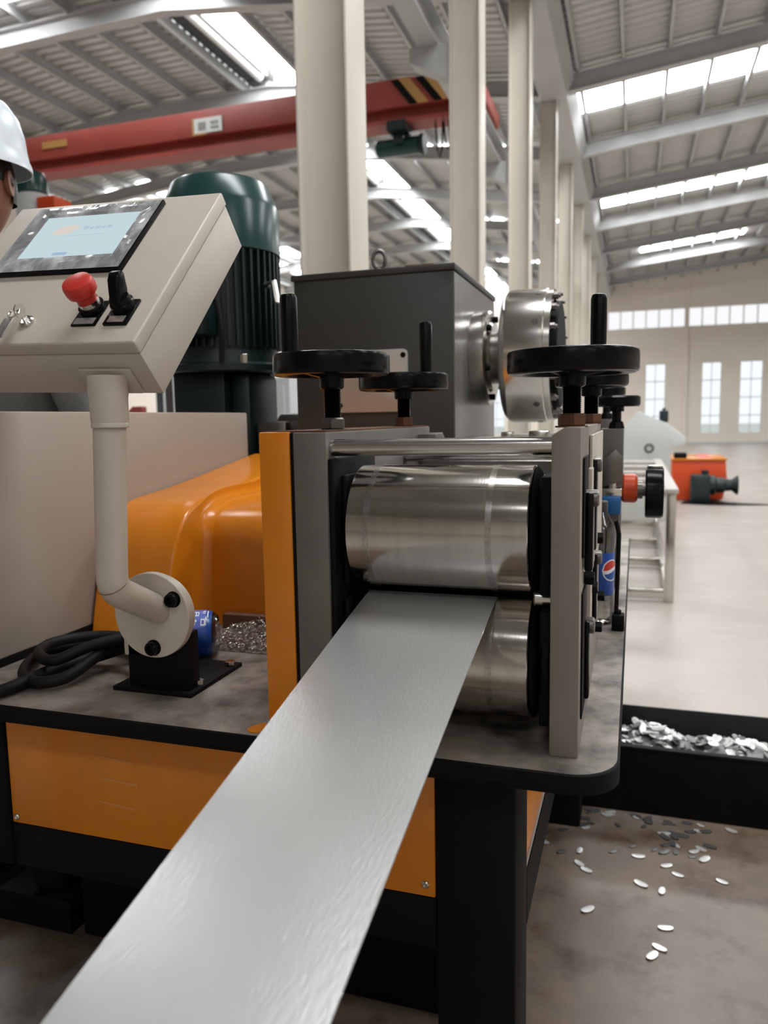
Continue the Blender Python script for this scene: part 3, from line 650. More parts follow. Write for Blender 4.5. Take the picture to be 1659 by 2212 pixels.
# selector switch
SW = (-.043, .066)
mb = MB(); mb.box(SW[0] - .018, SW[0] + .018, SW[1] - .034, SW[1] + .016, 0, .004, bev=.0008, M=CBM); sb_ = build('selector_plate', mb, 'black_plastic', CB)
mb = MB(); mb.box(SW[0] - .0125, SW[0] + .0125, SW[1] - .031, SW[1] - .019, .004, .0046, M=CBM); build('name_strip', mb, 'label_plate', sb_)
mb = MB(); mb.lathe(P(*SW, .004), nn, [(0, 0), (.0165, 0), (.0165, .008), (.0145, .009), (.0145, .013), (.0135, .016), (0, .016)], 32); build('selector_collar', mb, 'black_plastic', CB)
mb = MB(); mb.prism([(-.014, .018), (.014, .018), (.020, .030), (.025, .039), (.024, .044), (.016, .047), (.006, .043), (-.004, .031)], 'x', SW[0] - .0085, SW[0] + .0085, bev=.003, seg=3, M=CBM @ Matrix.Translation((0, SW[1], 0))); build('selector_knob', mb, 'black_plastic', CB)
# key switch with tag
KS = (-.190, .044)
mb = MB(); mb.lathe(P(*KS, 0), nn, [(0, 0), (.0105, 0), (.0105, .004), (.008, .006), (0, .006)], 28); kb = build('lock', mb, 'steel', CB)
mb = MB(); mb.box(KS[0] - .0012, KS[0] + .0012, KS[1] - .004, KS[1] + .004, .006, .014, M=CBM); mb.lathe(P(KS[0], KS[1], .020), ex, [(0, -.001), (.010, -.001), (.010, .001), (0, .001)], 20); build('key', mb, 'steel', kb)
mb = MB(); mb.tube([P(KS[0] - .004 + .008 * math.cos(a), KS[1] - .006 + .010 * math.sin(a), .022) for a in [2 * math.pi * k / 16 for k in range(16)]], .0009, 6, closed=True)
mb.tube([P(KS[0] - .010, KS[1] - .012, .02), P(KS[0] - .018, KS[1] + .004, .016), P(KS[0] - .020, KS[1] + .018, .012)], .0022, 6); build('key_ring', mb, 'steel', kb)
mb = MB(); mb.box(-.007, .007, -.040, 0, -.001, .001, bev=.0008, M=Matrix.Translation(P(KS[0] - .012, KS[1] - .012, .018)) @ CBM.to_3x3().to_4x4() @ Matrix.Rotation(.12, 4, 'Z')); build('key_tag', mb, 'clear_tag', kb, label='clear plastic key tag')
mb = MB(); mb.lathe(P(KS[0] - .155, KS[1] + .03, 0), nn, [(0, 0), (.006, 0), (.006, .012), (0, .012)], 16); build('push_button', mb, 'black_plastic', CB)
mb = MB(); mb.box(-.677 - .052, -.677 + .046, .0, .002, 0, .001, M=Matrix.Identity(4)); mb.bm.clear()
mb.box(-.112, -.03, -.0035, .0015, -.088, -.045, bev=.001, M=CBM); build('mounting_flange', mb, 'cream', CB)

# ------------------------------------------------------------------ cream cabinet, guard
CBX = thing('side_cabinet', (-1.085, 1.25, TZ), 'long cream sheet metal cabinet standing on the table edge', 'cabinet')
mb = MB(); mb.box(-1.12, -1.05, .45, 1.972, TZ + .014, 1.276, bev=.003); build('body', mb, 'cream_worn', CBX)
mb = MB(); mb.box(-1.117, -1.048, .455, 1.97, TZ, TZ + .014); build('seal_strip', mb, 'black_paint', CBX)
GD = thing('belt_guard', (-.85, 1.65, TZ), 'glossy orange moulded guard sloping up behind the pipe stand', 'guard')
def smooth2(pts, it=3):
    for _ in range(it):
        q = [pts[0]]
        for a, b in zip(pts[:-1], pts[1:]): q += [(a[0] * .75 + b[0] * .25, a[1] * .75 + b[1] * .25), (a[0] * .25 + b[0] * .75, a[1] * .25 + b[1] * .75)]
        pts = q + [pts[-1]]
    return pts
pf = smooth2([(1.262, TZ), (1.285, .925), (1.318, 1.03), (1.385, 1.088), (1.55, 1.098), (1.99, 1.160)], 4)
pf = pf + [(1.99, TZ)]
mb = MB(); mb.prism(pf, 'x', -1.046, -.868, bev=.008, seg=3); build('flange', mb, 'orange', GD)
ph = smooth2([(1.385, TZ), (1.392, .95), (1.405, 1.045), (1.47, 1.075), (1.60, 1.078), (1.95, 1.078)], 4) + [(1.95, TZ)]
mb = MB(); mb.prism(ph, 'x', -.87, -.50, bev=.003); build('hump', mb, 'orange', GD)
fil = []
for k in range(17):
    t = k / 16
mb = MB()
phf = [p for p in ph[:-1]]
rowsF = []
for j in range(7):
    a = j / 6 * math.pi / 2; dx = .03 * (1 - math.sin(a)); up = .03 * (1 - math.cos(a))
    row = []
    for i, p in enumerate(phf):
        q = phf[min(i + 1, len(phf) - 1)]; r_ = phf[max(i - 1, 0)]; ty, tz = q[0] - r_[0], q[1] - r_[1]; L = math.hypot(ty, tz) or 1
        row.append((-.868 + .03 - .03 * math.sin(a), p[0] - tz / L * up, p[1] + ty / L * up))
    rowsF.append(row)
mb.grid(rowsF); build('fillet', mb, 'orange', GD)
# ------------------------------------------------------------------ things on the table
# lying bottle with blue label behind the stand
BT_ = thing('drink_bottle', (-.76, 1.2, TZ), 'short clear bottle lying on its side with blue printed label', 'bottle')
ax = Vector((.90, .42, 0.0)).normalized(); o = Vector((-.790, 1.160, TZ + .0420)); Lb = .085
mb = MB(); mb.lathe(o, ax, [(0, -.012), (.02, -.012), (.036, -.004), (.0405, .01), (.0405, .068), (.037, .079), (.032, .086), (.022, .085), (0, .082)], 40); build('body', mb, 'clear_plastic', BT_)
mb = MB(); mb.lathe(o, ax, [(.0412, .005), (.0416, .006), (.0416, .068), (.0385, .077), (.0380, .0775)], 40); bl = build('label_sleeve', mb, 'blue_print', BT_, label='blue label with white lettering')
def on_cyl(o, ax, r, patches, th=.0004, n=6):
    """raised print on a cylinder: patches (h0,h1,a0,a1)"""
    mb = MB(); axn = ax.normalized(); ref = Vector((0, 0, 1)); ref = (ref - axn * ref.dot(axn)); ref = ref.normalized() if ref.length > .01 else Vector((0, -1, 0)); w = axn.cross(ref)
    for (h0, h1, a0, a1) in patches:
        mb.grid([[o + axn * h + (ref * math.cos(a0 + (a1 - a0) * k / n) + w * math.sin(a0 + (a1 - a0) * k / n)) * (r + th) for k in range(n + 1)] for h in (h0, h1)])
    return mb
for q, h in enumerate((.047, .059)):
    pt = [(h, h + .0085, .18, .24), (h, h + .0085, .44, .50), (h + .007, h + .0085, .18, .50), (h + .003, h + .0045, .18, .50)]
    if q: pt = [(h, h + .0075, .66, .72), (h, h + .0075, .92, .98), (h, h + .0015, .66, .98), (h + .006, h + .0075, .66, .98), (h + .008, h + .0095, .55, .98)]
    build('lettering', on_cyl(o, ax, .0418, pt), 'white_print', bl)
build('lettering', on_cyl(o, ax, .0418, [(.062, .067, .1, .2), (.062, .067, .28, .33), (.048, .052, .70, .80), (.048, .0495, .60, .95), (.070, .072, .1, .6)]), 'white_print', bl)
mat('blue_pale', (0.10, 0.14, 0.50), 0.3)
build('pattern_band', on_cyl(o, ax, .04165, [(.040, .0675, -.3, 1.05)], n=12), 'blue_pale', bl)
# upright cola bottle behind the roller stand
CO = thing('cola_bottle', (-.064, 1.60, TZ), 'clear cola bottle with blue label standing behind the beige plate', 'bottle')
o = Vector((-.064, 1.60, TZ)); zx = Vector((0, 0, 1))
mb = MB(); mb.lathe(o, zx, [(0, .008), (.015, .003), (.024, 0), (.030, .006), (.0315, .02), (.0300, .05), (.0285, .07), (.0285, .145), (.031, .165), (.0305, .19), (.026, .205), (.0135, .228), (.0125, .232)], 36); build('body', mb, 'clear_plastic', CO)
mb = MB(); mb.lathe(o, zx, [(.0288, .060), (.0293, .061), (.0293, .146), (.0288, .147)], 36); cl = build('label_sleeve', mb, 'blue_print', CO, label='blue label with round red and white emblem')
mb = MB(); mb.lathe(o, zx, [(.0, .150), (.0275, .150), (.0285, .17), (.027, .192), (0, .192)], 36); build('residue', mb, 'cola_residue', CO)
mb = MB(); mb.lathe(o, zx, [(0, .228), (.0135, .228), (.0145, .230), (.0145, .248), (.013, .25), (0, .25)], 28); build('cap', mb, 'dark_grey', CO)
def emblem(a_c, h_c, r, top):
    """part of a disc wrapped on the label; top: fraction band"""
    mb = MB(); R = .0295; N = 14; rowsA = []
    for j in range(5):
        row = []
        for k in range(N + 1):
            s = -1 + 2 * k / N; half = math.sqrt(max(0, 1 - s * s)); lo = top[0](s); hi = top[1](s)
            lo = max(-half, min(half, lo)); hi = max(-half, min(half, hi)); v = lo + (hi - lo) * j / 4
            a = a_c + s * r / R; row.append((o.x + math.cos(a) * (R + .0003 + top[2]), o.y + math.sin(a) * (R + .0003 + top[2]), o.z + h_c + v * r))
        rowsA.append(row)
    mb.grid(rowsA); return mb
AC = -math.pi / 2 + .95
build('emblem_disc', emblem(AC, .112, .022, (lambda s: -1, lambda s: 1, 0)), 'white_print', cl)
build('emblem_red', emblem(AC, .112, .0195, (lambda s: .18 + .18 * math.sin(s * 2.2), lambda s: 1, .0003)), 'red_print', cl)
build('emblem_blue', emblem(AC, .112, .0195, (lambda s: -1, lambda s: -.20 + .18 * math.sin(s * 2.2), .0003)), 'blue_print', cl)
# black rod on a small foot
RD = thing('limit_rod', (-.03, 1.55, TZ), 'thin black rod on a small block beside the cola bottle', 'rod')
mb = MB(); mb.tube([(-.029, 1.55, TZ + .03), (-.026, 1.55, TZ + .19), (-.032, 1.555, TZ + .215)], .0042, 10); build('rod', mb, 'black_paint', RD)
mb = MB(); mb.box(-.037, -.013, 1.535, 1.565, TZ, TZ + .032, bev=.003); build('block', mb, 'black_paint', RD)
mb = MB(); hexa(mb, (-.026, 1.55, TZ + .032), (-.026, 1.55, TZ + .04), .007); build('bolt', mb, 'black_paint', RD)
# cable coil
mb = MB()
pts = [(-1.03, .842, .02), (-1.03, .842, .45), (-1.02, .845, TZ - .03), (-.985, .862, TZ + .012), (-.93, .905, TZ + .012), (-.925, .965, TZ + .012), (-.92, 1.03, TZ + .013), (-.88, 1.085, TZ + .02), (-.81, 1.075, TZ + .045), (-.765, 1.05, TZ + .06)]
def spl(P, n=8):
    out = []; P = [Vector(p) for p in P]
    for i in range(len(P) - 1):
        p0, p1, p2, p3 = P[max(i - 1, 0)], P[i], P[i + 1], P[min(i + 2, len(P) - 1)]
        for k in range(n):
            t = k / n; out.append(.5 * ((2 * p1) + (p2 - p0) * t + (2 * p0 - 5 * p1 + 4 * p2 - p3) * t * t + (3 * p1 - p0 - 3 * p2 + p3) * t ** 3))
    return out + [P[-1]]
mb.tube(spl(pts), .0105, 12)
cc = tag(build('power_cable', mb, 'rubber', loc=(-1.03, .842, 0)), 'thick black cable hanging over the table corner and running to the bracket', 'cable')
mb = MB(); c0 = Vector((-.885, 1.09, TZ))
pts = [(-.80, 1.11, TZ + .03), (-.86, 1.16, TZ + .014), (-.93, 1.175, TZ + .011), (-.985, 1.155, TZ + .011), (-1.015, 1.10, TZ + .011), (-.995, 1.04, TZ + .011), (-.955, .985, TZ + .011), (-.90, .955, TZ + .013), (-.862, .975, TZ + .018), (-.856, 1.03, TZ + .03), (-.85, 1.075, TZ + .042), (-.83, 1.12, TZ + .036)]
mb.tube(spl(pts), .0098, 12)
pts2 = [(-.83, 1.12, TZ + .036), (-.87, 1.15, TZ + .034), (-.93, 1.155, TZ + .032), (-.975, 1.13, TZ + .031), (-.992, 1.09, TZ + .031), (-.975, 1.045, TZ + .032), (-.94, 1.01, TZ + .034), (-.90, 1.0, TZ + .036), (-.86, 1.04, TZ + .052), (-.81, 1.09, TZ + .06)]
mb.tube(spl(pts2), .0095, 12)
tag(build('cable_coil', mb, 'rubber'), 'loose coil of black cable lying behind the bracket', 'cable')
# swarf pile: nobody could count it
mb = MB()
for k in range(1500):
    x = random.uniform(-.775, -.50); y = random.uniform(1.22, 1.375); z = TZ + .004 + .020 * ((y - 1.22) / .155) ** 1.3 * min(1, max(.1, (x + .775 - .12 * max(0, 1.33 - y)) / .06)) + random.random() ** 2 * .005
    r = random.uniform(.0015, .0038); a = random.uniform(0, 6.28); tl = random.uniform(-1, 1); n = 7; pts = []
    for j in range(n):
        q = a + j * .8; pts.append((x + r * math.cos(q), y + r * math.sin(q) * .8 + .0015 * j, z + .5 * r * tl * math.sin(q) + .0006 * j))
    mb.tube(pts, .0007, 3, caps=False)
mb.grid([[(-.775 + .275 * i / 16, 1.22 + .155 * j / 10, TZ + .0012 + .022 * (j / 10) ** 1.3 * (.7 + .3 * math.sin(i * 1.9)) * min(1, i / 3, (16 - i) / 3)) for i in range(17)] for j in range(11)])
mat('swarf', (0.62, 0.60, 0.57), 0.35, 0.9, 0.9, 160, dark=(0.10, 0.07, 0.055), thresh=(0.42, 0.56))
sw = build('metal_shavings', mb, 'swarf', loc=(-.65, 1.3, TZ)); sw['kind'] = 'stuff'; sw['label'] = 'fine curled metal shavings heaped on the table before the orange guard'
mb = MB(); mb.box(-.80, -.50, 1.362, 1.384, TZ, TZ + .03, bev=.002); rl = build('guard_rail', mb, 'rusty_steel', GD, label='reddish brown rail at the guard foot')

# ------------------------------------------------------------------ green motor
MO = thing('electric_motor', (-1.23, 2.2, TZ), 'dark green upright electric motor with finned body and domed fan cover', 'motor')
mx, my = -1.235, 2.2
mb = MB(); mb.lathe((mx, my, 1.76), (0, 0, 1), [(.178, 0), (.178, .135), (.172, .150), (.150, .205), (.142, .213), (.06, .222), (0, .224)], 56); build('fan_cover', mb, 'green', MO)
mb = MB(); mb.cyl((mx, my, 1.46), (mx, my, 1.765), .158, seg=48)
build('stator', mb, 'green_dark', MO)
mb = MB()
for k in range(44):
    a = 2 * math.pi * k / 44; mb.box(.150, .176, -.0035, .0035, 1.475, 1.757, M=Matrix.Translation((mx, my, 0)) @ Matrix.Rotation(a, 4, 'Z'))
fn = build('cooling_fins', mb, 'green_dark', MO)
mb = MB(); mb.lathe((mx, my, 1.40), (0, 0, 1), [(.0, 0), (.19, 0), (.195, .004), (.195, .022), (.17, .03), (.165, .065), (0, .065)], 48); build('end_flange', mb, 'green_dark', MO)
mb = MB(); mb.box(mx - .06, mx + .06, my - .235, my - .15, 1.50, 1.66, bev=.008); tb = build('terminal_box', mb, 'green_dark', MO)
mb = MB(); mb.tube(spl([(mx + .05, my - .20, 1.66), (mx + .085, my - .21, 1.62), (mx + .10, my - .205, 1.52), (mx + .095, my - .2, 1.42)]), .008, 8); build('motor_cable', mb, 'rubber', tb)
for k in range(4):
    a = .8 + k * math.pi / 2; mb = MB(); hexa(mb, (mx + .178 * math.cos(a), my + .178 * math.sin(a), 1.42), (mx + .178 * math.cos(a), my + .178 * math.sin(a), 1.45), .012); build('bolt', mb, 'steel', MO)
mb = MB(); mb.tube([(mx + .176, my - .06, 1.655), (mx + .205, my - .07, 1.66), (mx + .215, my - .072, 1.60)], .011, 8); build('lifting_lug', mb, 'steel', MO)
mb = MB(); mb.box(mx - .115, mx + .06, my - .13, my + .13, .9, 1.40, bev=.004); mb.box(mx + .06, mx + .13, my - .10, my + .10, .9, 1.40, bev=.02); build('adapter', mb, 'green_dark', MO)
mb = MB(); mb.box(-1.40, -1.05, 2.05, 2.42, TZ, .9, bev=.01); build('reducer', mb, 'black_paint', MO)
mb = MB(); mb.cyl((-1.05, 2.2, 1.23), (-.97, 2.2, 1.23), .045, seg=24, bev=.004); mb.box(-1.10, -1.0, 2.12, 2.28, .83, 1.25, bev=.01); build('output_housing', mb, 'dark_steel', MO)

# ------------------------------------------------------------------ gearbox with drum
GB = thing('gearbox', (-.68, 2.3, TZ), 'big dark grey box shaped gearbox with lifting eye on top', 'gearbox')
mb = MB(); mb.box(-.906, -.456, 2.0, 2.6, TZ, 1.632, bev=.003); build('housing', mb, 'dark_grey', GB)
mb = MB(); mb.box(-.912, -.450, 1.994, 2.606, 1.632, 1.648, bev=.002); build('lid', mb, 'dark_grey', GB)
mb = MB(); mb.box(-.63, -.47, 2.04, 2.16, 1.648, 1.656, bev=.002); mb.box(-.60, -.52, 2.05, 2.12, 1.656, 1.662, bev=.002); build('inspection_cover', mb, 'rusty_steel', GB)
mb = MB(); ce_ = Vector((-.676, 2.06, 1.684)); mb.tube([ce_ + Vector((.0165 * math.cos(a), .004 * math.cos(a), .024 * math.sin(a))) for a in [2 * math.pi * k / 24 for k in range(24)]], .0055, 10, closed=True); mb.lathe((-.676, 2.06, 1.648), (0, 0, 1), [(0, 0), (.016, 0), (.016, .006), (.010, .012), (0, .012)], 20); build('lifting_eye', mb, 'dark_steel', GB)
mb = MB(); mb.prism(round_corner(-.592, 1.424, .012, 0, math.pi / 2, 4) + round_corner(-.795, 1.424, .012, math.pi / 2, math.pi, 4) + round_corner(-.795, 1.283, .012, math.pi, 1.5 * math.pi, 4) + round_corner(-.592, 1.283, .012, 1.5 * math.pi, 2 * math.pi, 4), 'y', 1.988, 2.0, bev=.001); pl = build('cover_plate', mb, 'name_plate', GB, label='pale rectangular cover plate with dark bolts')
for (x, z) in ((-.590, 1.420), (-.772, 1.29), (-.590, 1.29), (-.785, 1.42)):
    mb = MB(); mb.lathe((x, 1.988, z), (0, -1, 0), [(0, 0), (.007, 0), (.007, .003), (.004, .003), (.004, .001), (0, .001)], 16); build('bolt', mb, 'black_paint', pl)
dy, dz = 2.3, 1.425
mb = MB(); mb.lathe((-.456, dy, dz), (1, 0, 0), [(0, 0), (.135, 0), (.137, .003), (.137, .045), (.130, .05), (.105, .05), (.10, .058), (0, .058)], 56); mb2 = MB(); mb2.box(-.456, -.4535, 2.004, 2.596, TZ + .002, 1.628); build('side_cover', mb2, 'dark_grey_side', GB, label='side face in lighter grey, its reflected light painted in'); fl_ = build('bearing_flange', mb, 'steel', GB)  # thin sheet added to paint the housing's brighter, light-reflecting side
for k in range(6):
    a = k * math.pi / 3 + .3; mb = MB(); mb.cyl((-.407, dy + .117 * math.cos(a), dz + .117 * math.sin(a)), (-.395, dy + .117 * math.cos(a), dz + .117 * math.sin(a)), .009, seg=14); build('bolt', mb, 'black_paint', fl_)
mb = MB(); mb.cyl((-.40, dy, dz), (-.33, dy, dz), .075, seg=40); build('shaft', mb, 'dark_steel', GB)
DR = thing('steel_drum', (-.29, dy, dz - .19), 'bright steel drum with bolted rim on the gearbox shaft', 'drum')
mb = MB(); mb.lathe((-.362, dy, dz), (1, 0, 0), [(.075, 0), (.175, 0), (.188, .012), (.190, .02), (.190, .118), (.185, .122), (.16, .122), (.155, .10), (.06, .10), (.06, .05), (0, .05)], 80); build('shell', mb, 'steel', DR)
mb = MB(); mb.lathe((-.240, dy, dz), (1, 0, 0), [(.16, 0), (.186, 0), (.186, .016), (.16, .016), (.16, 0)], 80); rim = build('rim_ring', mb, 'steel', DR)
for k in range(16):
    a = k * math.pi / 8; ca, sa = math.cos(a), math.sin(a); mb = MB(); hexa(mb, (-.224, dy + .172 * ca, dz + .172 * sa), (-.210, dy + .172 * ca, dz + .172 * sa), .0095); mb.cyl((-.21, dy + .172 * ca, dz + .172 * sa), (-.204, dy + .172 * ca, dz + .172 * sa), .005, seg=10); build('rim_bolt', mb, 'dark_steel', DR)
for k in range(10):
    a = k * math.pi / 5 + .2; ca, sa = math.cos(a), math.sin(a); mb = MB(); mb.cyl((-.262, dy + .187 * ca, dz + .187 * sa), (-.262, dy + .1908 * ca, dz + .1908 * sa), .009, seg=14); build('radial_hole', mb, 'dark_steel', DR)
mb = MB(); mb.cyl((-.262, dy, dz), (-.206, dy, dz), .15, seg=56, bev=.004); build('inner_disc', mb, 'black_paint', DR)
# support between gearbox drum and table: pale cross table with blocks
RT = thing('cross_slide', (-.25, 1.9, TZ), 'pale steel cross slide with small blocks under the drum', 'machine slide')
mb = MB(); mb.box(-.40, -.15, 1.62, 2.55, TZ, 1.17, bev=.004); build('body', mb, 'dark_grey_side', RT)
mb = MB(); mb.box(-.41, -.13, 1.60, 2.56, 1.17, 1.192, bev=.003); build('top_plate', mb, 'name_plate', RT)
for (x, y, w, h) in ((-.33, 1.75, .02, .014), (-.24, 1.8, .03, .020), (-.20, 1.72, .022, .028), (-.29, 1.85, .014, .024), (-.18, 1.9, .03, .02)):
    mb = MB(); mb.box(x - w, x + w, y - .02, y + .02, 1.192, 1.192 + h, bev=.003); build('clamp_block', mb, 'name_plate' if h < .022 else 'steel', RT)

# ------------------------------------------------------------------ second station behind
ST = thing('rear_guide_station', (-.05, 2.0, TZ), 'small guide station with orange collar and shaft behind the cola bottle', 'machine unit')
mb = MB(); mb.box(-.083, -.027, 1.96, 2.05, 1.075, 1.218, bev=.003); build('bearing_block', mb, 'grey_paint', ST)
mb = MB(); mb.box(-.105, -.03, 1.99, 2.08, TZ, 1.08, bev=.003); build('post', mb, 'dark_steel', ST)
mb = MB(); mb.prism([(-.09, 1.13), (-.045, 1.17), (-.03, 1.15), (-.03, 1.09), (-.085, 1.075)], 'y', 1.945, 1.962, bev=.002); build('clamp', mb, 'dark_steel', ST)
mb = MB(); mb.box(-.075, -.028, 1.93, 1.99, 1.055, 1.075, bev=.002); mb.cyl((-.05, 1.96, 1.07), (-.05, 1.96, 1.12), .012, seg=16); build('chrome_bracket', mb, 'steel', ST)
mb = MB(); mb.box(-.074, -.030, 1.925, 1.985, 1.012, 1.055, bev=.004); build('blue_cover', mb, 'blue_light', ST, label='bright blue plastic cover')
mb = MB(); mb.box(-.074, -.034, 1.935, 1.98, TZ, 1.012); build('lower_post', mb, 'dark_steel', ST)
mb = MB(); mb.cyl((-.030, 2.0, 1.070), (.008, 2.0, 1.070), .036, seg=36, bev=.006); build('collar', mb, 'orange_red', ST, label='orange red round collar')
mb = MB(); mb.cyl((.008, 2.0, 1.066), (.05, 2.0, 1.066), .016, seg=20); mb.cyl((.008, 2.0, 1.066), (.020, 2.0, 1.066), .022, seg=20); build('shaft', mb, 'dark_steel', ST)
hw = thing('handwheel', (.048, 2.0, 1.0), 'black handwheel standing on edge on the side shaft', 'handwheel', 'black adjusting handwheels')
mb = MB(); mb.lathe((.026, 2.0, 1.060), (1, 0, 0), [(.042, .004), (.044, 0), (.060, 0), (.0635, .004), (.0635, .036), (.060, .042), (.044, .042), (.042, .038), (.042, .004)], 56); build('rim', mb, 'black_plastic', hw)
mb = MB(); mb.lathe((.026, 2.0, 1.060), (1, 0, 0), [(0, .0), (.02, 0), (.022, .03), (0, .03)], 24); build('hub', mb, 'black_plastic', hw)
for k in range(3):
    a = .5 + k * 2.094; mb = MB(); mb.tube([(.04, 2.0 + .015 * math.cos(a), 1.06 + .015 * math.sin(a)), (.045, 2.0 + .046 * math.cos(a), 1.06 + .046 * math.sin(a))], .008, 8); build('spoke', mb, 'black_plastic', hw)
mb = MB(); mb.box(.030, .066, 1.985, 2.015, 1.1215, 1.128, bev=.002); build('chrome_tab', mb, 'steel', hw, label='small chrome tab on the rim')
def small_wheel(x, y, z, zb, R, label):
    t = thing('handwheel', (x, y, zb), label, 'handwheel', 'black adjusting handwheels')
    mb = MB(); mb.lathe((x, y, z), (0, 0, 1), [(R * .72, .002), (R - .003, 0), (R, .004), (R, .022), (R - .004, .026), (R * .74, .026), (R * .72, .02), (R * .72, .002)], 48); build('rim', mb, 'black_plastic', t)
    mb = MB(); mb.cyl((x, y, z - .012), (x, y, z + .016), .018, seg=20); mb.box(x - R * .78, x + R * .78, y - .008, y + .008, z + .004, z + .018, bev=.003); build('spoke', mb, 'black_plastic', t)
    mb = MB(); mb.cyl((x, y, zb), (x, y, z), .0115, seg=18); mb.lathe((x, y, zb), (0, 0, 1), [(0, 0), (.02, 0), (.016, .016), (.011, .02), (0, .02)], 20); build('screw_spindle', mb, 'black_plastic', t)
small_wheel(-.045, 2.0, 1.272, 1.218, .056, 'small black handwheel on the grey block behind the beige plate')
t2 = thing('guide_post', (-.085, 2.45, TZ), 'dark post carrying the farthest small handwheel', 'post'); mb = MB(); mb.box(-.105, -.065, 2.43, 2.49, TZ, 1.24, bev=.003); build('post', mb, 'grey_paint', t2)
small_wheel(-.085, 2.46, 1.31, 1.24, .055, 'farthest small black handwheel, just above the one on the grey block')

# ================================================================== FLOOR THINGS
# steel run-out frame
FR = thing('runout_frame', (0, 7, 0), 'welded steel tube frame on the floor beyond the table', 'frame')
H = .74
for (x, y) in ((.235, 5.4), (-.24, 5.4), (.235, 8.9), (-.24, 8.9)):
    mb = MB(); mb.box(x - .03, x + .03, y - .03, y + .03, 0, H, bev=.004); build('leg', mb, 'steel', FR)
for x in (.235, -.24):
    mb = MB(); mb.box(x - .04, x + .04, 5.3, 8.95, H, H + .03, bev=.003); build('top_rail', mb, 'name_plate', FR)
    mb = MB(); mb.box(x - .025, x + .025, 5.43, 8.87, .03, .09, bev=.003); build('bottom_rail', mb, 'steel', FR)
for y in (5.4, 6.6, 7.65, 8.9):
    mb = MB(); mb.box(-.24, .235, y - .028, y + .028, .02, .085, bev=.003); build('cross_bar', mb, 'steel', FR)
for y in (5.35, 6.2, 7.0, 7.8, 8.6):
    mb = MB(); mb.cyl((-.20, y, H + .005), (.20, y, H + .005), .03, seg=20); build('support_roller', mb, 'name_plate', FR)
# gabled grey machine
GH = thing('gabled_machine', (.15, 10, 0), 'pale grey gable shaped machine cover with round porthole', 'machine')
mb = MB(); mb.prism([(-.30, 0), (-.30, .96), (-.16, 1.06), (.02, 1.30), (.34, 1.155), (.56, .985), (.56, .90), (.40, .86), (.40, 0)], 'y', 9.6, 11.0, bev=.01); build('cover', mb, 'gable_grey', GH)
mb = MB(); mb.lathe((.158, 9.6, .862), (0, -1, 0), [(.032, -.01), (.052, -.01), (.056, .01), (.048, .02), (.034, .02), (.032, -.01)], 32); build('porthole_ring', mb, 'dark_steel', GH)
mb = MB(); mb.cyl((.158, 9.6, .862), (.158, 9.593, .862), .034, seg=28); build('porthole_glass', mb, 'pale_cabinet', GH)
mb = MB(); mb.box(.27, .37, 9.8, 9.95, 1.16, 1.30, bev=.01); mb.cyl((.32, 9.87, 1.3), (.32, 9.87, 1.33), .02, seg=12); build('junction_box', mb, 'green_dark', GH)
# orange cart with black motor
CT = thing('orange_machine', (.9, 12.4, 0), 'low orange red machine body on the floor far behind', 'machine')
mb = MB(); mb.prism([(.52, 0), (.52, .60), (1.02, .62), (1.24, .60), (1.27, .30), (1.22, 0.02)], 'y', 12.0, 13.2, bev=.02); build('body', mb, 'orange_red', CT)
mb = MB(); mb.box(.50, 1.26, 11.97, 13.2, .585, .615, bev=.006); build('top_rim', mb, 'orange', CT)
mb = MB(); mb.box(.55, .72, 12.0, 12.3, .615, .69, bev=.01); build('top_block', mb, 'black_paint', CT)
mm = thing('dark_pump', (1.0, 11.75, 0), 'blackish pump with flared outlet before the orange machine', 'pump')
mb = MB(); mb.box(.76, 1.02, 11.62, 11.9, .0, .40, bev=.03); build('gear_case', mb, 'green_dark', mm)
mb = MB(); mb.lathe((1.0, 11.76, .25), (1, 0, 0), [(0, 0), (.13, 0), (.14, .08), (.11, .1), (.11, .2), (.09, .22), (.08, .30), (.13, .36), (.14, .38), (0, .38)], 28); build('motor_body', mb, 'green_dark', mm)
mb = MB(); mb.cyl((.95, 11.76, .40), (.95, 11.76, .46), .05, seg=16); build('filler_cap', mb, 'green_dark', mm)
mb = MB(); mb.prism(smooth2([(.62, 11.5), (1.05, 11.35), (1.65, 11.45), (1.9, 11.6), (1.3, 11.75), (1.1, 12.0), (.7, 12.0), (.62, 11.5)], 2)[:-1], 'z', .001, .004); ob = build('oil_mat', mb, 'black_paint'); tag(ob, 'dark flat mat spread on the floor under the pump', 'mat')
# chip tray
TR = thing('chip_tray', (.3, 2.62, 0), 'long black steel trough full of metal chips on the floor', 'tray')
mb = MB(); mb.box(-.30, 1.2, 2.432, 2.440, 0, .214, bev=.001); mb.box(-.30, 1.2, 2.425, 2.45, .205, .218, bev=.002); build('front_wall', mb, 'black_paint', TR)
mb = MB(); mb.box(-.30, 1.2, 2.80, 2.808, 0, .214, bev=.001); build('rear_wall', mb, 'tray_lit', TR)
mb = MB(); mb.box(-.30, -.29, 2.44, 2.80, 0, .214); build('end_wall', mb, 'tray_lit', TR)
mb = MB(); mb.box(1.19, 1.2, 2.44, 2.80, 0, .214); build('end_wall', mb, 'tray_lit', TR)
mb = MB(); mb.box(-.29, 1.19, 2.44, 2.80, .004, .02); build('tray_bottom', mb, 'tray_lit', TR)
def heap_z(x, y):
    v = .160 + .032 * math.exp(-((x - .09) / .10) ** 2) + .028 * math.exp(-((x - .42) / .16) ** 2) + .012 * math.sin(x * 23 + 1) - .05 * max(0, (y - 2.62) / .18) + .02 * math.sin(y * 19 + x * 7)
    if x < .02: v -= .05 * (.02 - x) / .1
    return max(.06, min(.200, v))
